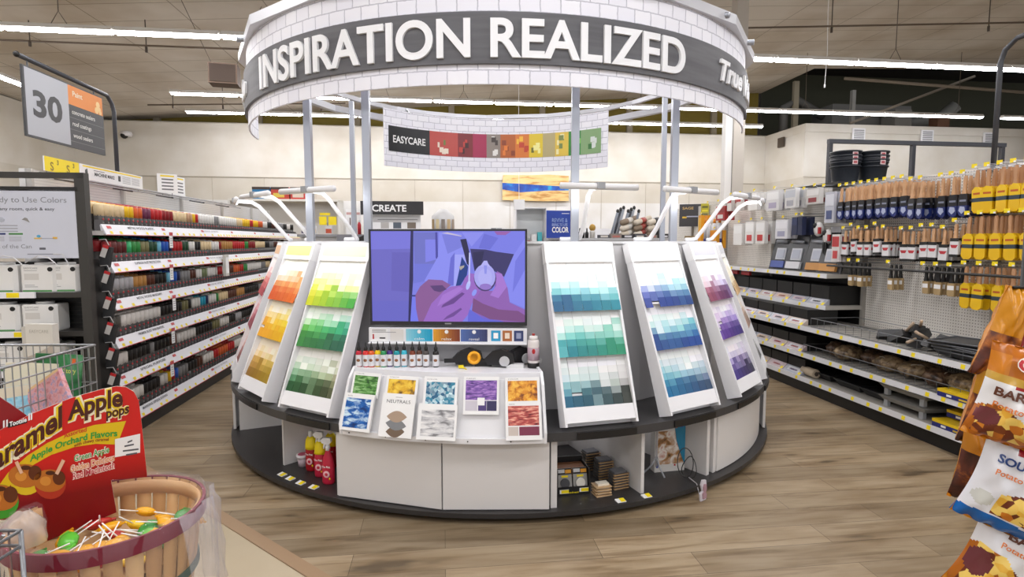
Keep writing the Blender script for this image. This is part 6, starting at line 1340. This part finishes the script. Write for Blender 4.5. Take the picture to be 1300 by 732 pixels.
bag('orange and white bag of chips marked BAR-B-Q, biggest at the right edge', RY(1319, 512, 1.40), (0, .22, RT_), .26, .255, .05, c_bbq,
    [('Old', .085, .045, -.03, .075, '#f0e6da', .09, 0), ('Old', .08, .045, -.03, .075, '#b8222c', .02, 0), ('BAR-B-Q', .13, .03, -.03, -.002, '#5a2c14', .03, 0), ('Potato Chips', .12, .024, -.03, -.034, '#e07a2a', .01, .0)], seed=1)
bag('white bag of sour cream chips with a blue bottom edge', RY(1309, 625, 1.43), (0, .28, RT_), .27, .26, .05, c_sour,
    [('SOUR CREAM', .17, .03, -.01, .056, '#24407c', .03, 0), ('Potato Chips', .11, .022, -.035, .024, '#e07a2a', .01, 0)], seed=2)
bag('white BAR-B-Q bag below the blue edged bag at the lower right', RY(1300, 722, 1.46), (0, .32, RT_), .28, .27, .055, lambda s, q: c_bbq(s, q * .62) if q < .6 else '#e2e2e6',
    [('BAR-B-Q', .13, .03, -.005, .075, '#5a2c14', .03, 0), ('Potato Chips', .11, .022, -.02, .045, '#e07a2a', .01, 0)], seed=3)
bag('plain white end of a chip bag at the bottom right corner', RY(1275, 800, 1.5), (0, .3, RT_), .28, .3, .05, c_white, seed=4)
bag('golden brown and red bag hanging edge on at the top of the chip rack', RY(1278, 424, 1.62), (.1, .26, RT_ + .5), .11, .27, .045, c_side, seed=5)
bag('small dark end of a bag behind the orange and white bag', RY(1262, 512, 1.64), (.1, .15, RT_ + .5), .15, .26, .05, lambda s, q: '#b5821e' if q > .6 else CHIPB, seed=6)
bag('brown bag of chips sticking out behind the sour cream bag', RY(1258, 590, 1.62), (.1, .1, RT_ + .3), .18, .24, .055, lambda s, q: '#b5761e' if q > .65 else CHIPB, seed=7)
bag('golden bag hanging farther right behind the top bag of the rack', RY(1300, 450, 1.68), (.1, .2, RT_ + .2), .12, .24, .035, lambda s, q: '#c9921e' if q > .7 else '#b9bac0', seed=8)

# ================================================================ STORE BEYOND THE KIOSK
def AV(px, py, v):
    a = (px - 650) / FPX; b = (366 - py) / FPX; dx, dy, dz = a, math.cos(PITCH) + b * math.sin(PITCH), -math.sin(PITCH) + b * math.cos(PITCH)
    t_ = v / (-dx * st + dy * ct); X_, Y_, Z_ = dx * t_, dy * t_, CAMH + dz * t_; return (X_ * ct + Y_ * st, Z_)
def place(px, py, v): u, z = AV(px, py, v); return F(u, v, z)
# craft desk with CREATE sign
VD = 9.5
ct_ = thing('craft_display', 'white craft display with a black CREATE header behind the kiosk', 'display', F(-.85, VD, 0), TH)
m = MB(); m.box(-1.4, .5, 0, .6, 0, 1.62, mat('#d9d8d6')); m.box(-1.45, .6, -.05, .65, 1.62, 1.66, mat('#8a8a8c')); m.build('display_cabinet', ct_)
m = MB(); m.box(-.28, .5, .1, .13, 1.66, 1.98, PAPER); m.build('display_back', ct_)
m = MB(); m.rect(-.15, -.02, 1.76, 1.86, .098, mat('#b8b4b0')); m.rect(.05, .18, 1.76, 1.86, .098, mat('#56606c')); m.rect(.28, .42, 1.76, 1.86, .098, mat('#7a6e62')); m.rect(-.2, .45, 1.9, 1.91, .098, GREY); m.build('display_pictures', ct_)
m = MB(); m.box(-.46, .55, .0, .04, 1.98, 2.2, mat('#2d2c2e')); h_ = m.build('header_sign', ct_); m = MB(); m.text('CREATE', .55, .15, (-.0, -.003, 2.035), PAPER, .025); m.build('header_text', h_)
def simple(nm, lab, cat, loc, parts, rz=TH):
    t = thing(nm, lab, cat, loc, rz)
    for pn_, fn in parts: m = MB(); fn(m); m.build(pn_, t)
    return t
for k, (x, c_) in enumerate(((-1.36, '#3a2c5c'), (-1.22, '#d9c9b0'), (-.98, '#b84a2c'))): simple('craft_box', ['purple bottle shaped box', 'small striped box', 'white and red jug shaped box'][k] + ' on the craft display behind the yellow rack', 'box', F(-.85 + x, VD + .1, 1.66), [('box_body', lambda m: m.box(-.05, .05, -.04, .04, 0, .14, mat('#cfcfd2'))), ('box_print', lambda m: m.box(-.045, .045, -.043, -.04, .02, .09, mat(c_)))])
simple('price_card', 'two yellow price cards on the craft display', 'card', F(-.85 - 1.05, VD + .35, 1.66), [('card_stand', lambda m: m.box(-.01, .01, -.01, .01, 0, .2, GREY)), ('yellow_card', lambda m: (m.box(-.13, -.01, -.02, -.012, .16, .3, YEL), m.box(.02, .15, -.02, -.012, .16, .3, YEL), m.box(-.12, .05, -.02, -.012, .32, .36, YEL)))])
simple('price_card', 'white card with pink heading beside the small bottles on the craft display', 'card', F(-.85 - .62, VD + .3, 1.66), [('card_sheet', lambda m: m.box(-.12, .12, -.01, 0, 0, .42, PAPER)), ('card_print', lambda m: (m.box(-.11, .11, -.012, -.01, .33, .37, mat('#c9a09c')), m.box(-.06, -.04, -.012, -.01, .15, .28, mat('#6a5c5c'))))])
simple('sauce_bottle', 'red bottle on the craft display left of the CREATE sign', 'bottle', F(-.85 - .5, VD + .12, 1.66), [('bottle_body', lambda m: m.lathe([(.03, 0), (.03, .16), (.015, .2)], 12, mat('#a8202c'))), ('bottle_cap', lambda m: m.lathe([(.016, .2), (.016, .25)], 10, PAPER))])
simple('sauce_bottle', 'white bottle with dark red cap on the craft display left of the CREATE sign', 'bottle', F(-.85 - .38, VD + .12, 1.66), [('bottle_body', lambda m: m.lathe([(.045, 0), (.045, .22), (.03, .25)], 12, mat('#cfc8c4'))), ('bottle_cap', lambda m: m.lathe([(.04, .25), (.04, .31)], 12, mat('#4a1418')))])
simple('craft_bin', 'dark open display tray below the CREATE sign', 'tray', F(-.85 - .45, VD - .25, 1.45), [('tray_panel', lambda m: m.hexa([(-.35, -.1, 0), (.4, -.1, 0), (.4, .1, 0), (-.35, .1, 0), (-.35, .05, .2), (.4, .05, .2), (.4, .1, .2), (-.35, .1, .2)], mat('#6b6b70', .3)))])
m = MB(); m.prism([(-.35, 0), (.35, 0), (.2, .08), (0, .16), (-.1, .12)], -.0, .2, BLACK); tag(m.build('black_bag', None, F(-.85 - .3, VD - .5, 1.50), TH), 'black folded bag lying in front of the craft display', 'bag')
t = thing('support_stand', 'white pedestal carrying the open tray behind the kiosk', 'stand', F(-1.25, VD - .4, 0), TH); m = MB(); m.box(-.4, .4, -.2, .2, 0, 1.45, mat('#cfcecd')); m.build('pedestal_body', t); m = MB(); m.box(-.45, .45, -.25, .25, 1.45, 1.5, mat('#b9b9bb')); m.build('pedestal_top', t)
# round rack of small things right of CREATE
t = thing('spinner_rack', 'small white spinner rack right of the CREATE sign', 'rack', F(.02, 9.9, 0), TH)
m = MB(); m.lathe([(.16, 0), (.16, .03), (.03, .05), (.03, 1.7), (.19, 1.72), (.19, 1.98), (.06, 2.1)], 16, mat('#d5d5d6')); m.build('spinner_body', t)
m = MB()
for k in range(5): a = -PI / 2 + (k - 2) * .5; m.box(.19 * math.cos(a) - .03, .19 * math.cos(a) + .03, .19 * math.sin(a) - .01, .19 * math.sin(a) + .01, 1.76, 1.92, mat(['#a89068', '#d8c9a0', '#8a8078', '#c9b088', '#b0a090'][k]))
m.build('spinner_cards', t)
# far shelf with box stack on back wall at left
t = thing('toy_shelf', 'far shelf with blue and red toy boxes behind the lamp arms at left', 'shelf', F(-3.9, 13.9, 0), TH)
m = MB(); m.box(-1.0, 1.5, 0, .6, 2.48, 2.53, mat('#d5d2ca')); m.box(-1.0, 1.5, .55, .6, 0, 2.48, mat('#cfcdc9')); m.box(-1.0, -.95, 0, .6, 0, 2.5, mat('#cfcdc9')); m.box(1.45, 1.5, 0, .6, 0, 2.5, mat('#cfcdc9')); m.build('shelf_unit', t)
for k, (px0, px1, c1, c2) in enumerate(((319, 342, '#1b6c9c', '#8a7a30'), (343, 366, '#b03a2c', '#c9b04a'), (368, 390, '#b8342c', '#d0c0b0'))):
    u0, z1_ = AV(px0, 238, 13.9); u1, z0_ = AV(px1, 252, 13.9)
    simple('toy_box', ['blue toy box on the far shelf', 'red and yellow toy box on the far shelf', 'red toy box at the right end of the far shelf'][k], 'box', F((u0 + u1) / 2, 13.95, 2.53), [('box_body', lambda m: m.box(-(u1 - u0) / 2, (u1 - u0) / 2, 0, .3, 0, .28, mat(c1))), ('box_print', lambda m: (m.rect(-.15, .1, .04, .14, -.002, mat(c2)), m.rect(-.2, .2, .22, .28, -.002, mat('#3a2c24'))))])
# low shelving run facing the camera behind the kiosk
t = thing('center_shelving', 'white shelving run behind the middle of the kiosk', 'shelving', F(.55, 10.4, 0), TH)
m = MB(); m.box(0, 3.6, .0, .7, 0, 1.42, mat('#d5d4d2')); m.box(0, 3.6, .0, .7, 1.42, 1.46, mat('#e2e2e2')); m.box(0, 3.6, .66, .7, 1.46, 1.80, WHITE); m.build('shelf_unit', t)
u0, _ = AV(655, 290, 10.4); u1, z_ = AV(695, 263, 10.4)
simple('white_cabinet', 'white open cabinet behind the television corner', 'cabinet', F((u0 + u1) / 2, 10.45, 1.46), [('cabinet_body', lambda m: (m.box(-(u1 - u0) / 2, (u1 - u0) / 2, .3, .32, 0, z_ - 1.46, mat('#cfd3d3')), m.box(-(u1 - u0) / 2, -(u1 - u0) / 2 + .02, 0, .3, 0, z_ - 1.46, WHITE), m.box((u1 - u0) / 2 - .02, (u1 - u0) / 2, 0, .3, 0, z_ - 1.46, WHITE), m.box(-(u1 - u0) / 2, (u1 - u0) / 2, 0, .3, z_ - 1.48, z_ - 1.46, WHITE))), ('cabinet_goods', lambda m: (m.box(-.25, 0, .1, .2, .03, .1, mat('#b4303c')), m.box(.02, .12, .1, .2, .0, .22, mat('#dcdcdc')), m.box(.14, .22, .1, .2, .02, .26, mat('#4ab0b8'))))])
u0, z1_ = AV(694, 267, 8.9); u1, z0_ = AV(724, 302, 8.9)
t = thing('color_poster', 'dark blue sign with white words about bringing rooms to life with color', 'sign', F((u0 + u1) / 2, 8.9, z0_), TH)
m = MB(); w = (u1 - u0) / 2; m.box(-w, w, 0, .03, 0, z1_ - z0_, mat('#1f3f9c')); m.build('poster_board', t)
m = MB(); m.text('REVIVE &', w * 1.3, .09, (.02, -.003, .25), mat('#8fa6d8'), .01); m.text('BRING TO LIFE', w * 1.3, .06, (.02, -.003, .19), mat('#a9bce6'), .01); m.text('COLOR', w * 1.4, .12, (.03, -.003, .09), PAPER, .03); m.rect(.05, w - .02, z1_ - z0_ - .05, z1_ - z0_ - .042, -.002, PAPER); m.build('poster_text', t)
m = MB(); m.box(-.15, .15, -.05, .1, -.03, 0, GREY); m.box(-.02, .02, 0, .04, -z0_, 0, GREY); m.build('poster_stand', t)
for k, px in enumerate((736, 741, 745)): simple('small_bottle', f'black bottle, {ordw(k)} from the left right of the blue sign', 'bottle', F(AV(px, 300, 9.0)[0], 9.0 + .05 * (k % 2), 1.60), [('bottle_body', lambda m: m.lathe([(.03, 0), (.03, .08), (.012, .11)], 12, BLACK)), ('bottle_nozzle', lambda m: m.lathe([(.012, .11), (.01, .16 + .04 * (k == 1))], 8, BLACK))])
t = thing('service_counter', 'white service counter with goods behind the teal rack', 'counter', F(1.75, 8.95, 0), TH)
m = MB(); m.box(0, 1.9, 0, .6, 0, 1.56, mat('#d0cfcd')); m.box(-.03, 1.93, -.03, .63, 1.56, 1.60, mat('#b5b5b7')); m.build('counter_body', t); m = MB()
for k in range(3): m.box(.03 + k * .63, .61 + k * .63, -.02, 0, .1, 1.5, mat('#c4c3c2'))
m.build('counter_panel', t)
simple('small_toy', 'small brown and white mug standing right of the black bottles', 'mug', F(AV(753, 300, 9.0)[0], 9.05, 1.60), [('mug_body', lambda m: m.lathe([(.045, 0), (.045, .1), (.05, .12)], 12, mat('#d9d4cc'))), ('mug_top', lambda m: m.ball((0, 0, .17), .055, .05, .06, mat('#b08a3a'), 10, 6))])
# roller cover and tool heaps on the counter
for k in range(7):
    px = 782 + k * 4.5; u = AV(px, 300, 9.15)[0]
    simple('tall_tool', f'grey long handled tool leaning in the heap, {ordw(k)} from the left behind the blue rack', 'tool', F(u, 9.2 + .03 * (k % 3), 1.60), [('tool_shaft', lambda m: m.tube([(-.08, 0, 0), (.05, .05, .42 + .03 * (k % 3))], .022, mat(['#7b828c', '#3a3f48', '#9aa0a8'][k % 3], .35), 7)), ('tool_tip', lambda m: m.ball((.055, .05, .45 + .03 * (k % 3)), .028, .028, .035, DARK, 8, 5))])
for k in range(9):
    r_, q = divmod(k, 3)
    px = 800 + q * 17; u = AV(px, 290, 9.15)[0]
    simple('roller_cover', f'beige wrapped roller cover, {ordw(q)} from the left in layer {["one", "two", "three"][r_]} of the pile', 'roller cover', F(u, 9.2, 1.65 + r_ * .1), [('cover_nap', lambda m: m.tube([(-.16, -.1, 0), (.16, .1, .09)], .048, mat(['#cfc4b2', '#d9cfbf', '#8a7a68'][(k + r_) % 3], .8), 10)), ('cover_wrap', lambda m: m.tube([(-.05, -.031, .031), (.04, .025, .056)], .0495, mat(['#d8d4cc', '#a84a40', '#2c2c30'][k % 3], .4), 10))])
for k in range(6):
    simple('tool_pack', f'dark packaged tool lying low on the counter, {ordw(k)} from the left behind the blue rack', 'package', F(AV(765 + k * 15, 300, 9.05)[0], 9.0, 1.602), [('pack_body', lambda m: m.box(-.09, .09, -.05, .05, 0, .05 + .02 * (k % 2), mat(['#4a4a50', '#8a8078', '#2c2c30'][k % 3]))), ('pack_card', lambda m: m.box(-.06, .06, -.052, -.05, .01, .04, mat(['#c9c4bc', '#b06a60', '#cfcfd2'][k % 3])))])
simple('pull_cord', 'thin white cord with a small box hanging from the ceiling behind the television', 'cord', F(AV(659, 250, 9.6)[0], 9.6, AV(659, 257, 9.6)[1]), [('cord_line', lambda m: m.tube([(0, 0, .05), (-.01, 0, 1.2), (0, 0, 2.95)], .004, PAPER, 5)), ('cord_box', lambda m: m.box(-.09, .09, -.05, .05, -.12, .05, PAPER))])
simple('pull_cord', 'long thin white cord hanging from the ceiling at upper right', 'cord', F(AV(1047, 107, 8.5)[0], 8.5, AV(1047, 107, 8.5)[1]), [('cord_line', lambda m: m.tube([(0, 0, 0), (.02, 0, .5), (.0, 0, 1.1), (.01, 0, 1.55)], .006, PAPER, 5)), ('cord_end', lambda m: m.tube([(0, 0, 0), (0, 0, -.05)], .012, PAPER, 6))])
u0, _ = AV(622, 290, 10.3)
for k in range(5): simple('jar_pack', f'grey boxed jar, {ordw(k)} in the cluster left of the white cabinet', 'box', F(AV(627 + (k % 3) * 7, 290, 10.5)[0], 10.5 + .06 * (k // 3), 1.46 + .17 * (k // 3)), [('box_body', lambda m: m.box(-.045, .045, -.04, .04, 0, .165, mat(['#8b8f94', '#a8adb2', '#6a6f78'][k % 3]))), ('box_print', lambda m: m.rect(-.03, .03, .04, .12, -.042, mat(['#d0d4da', '#c89a4a', '#4aa0b0'][k % 3])))])
bpy.context.view_layer.update()
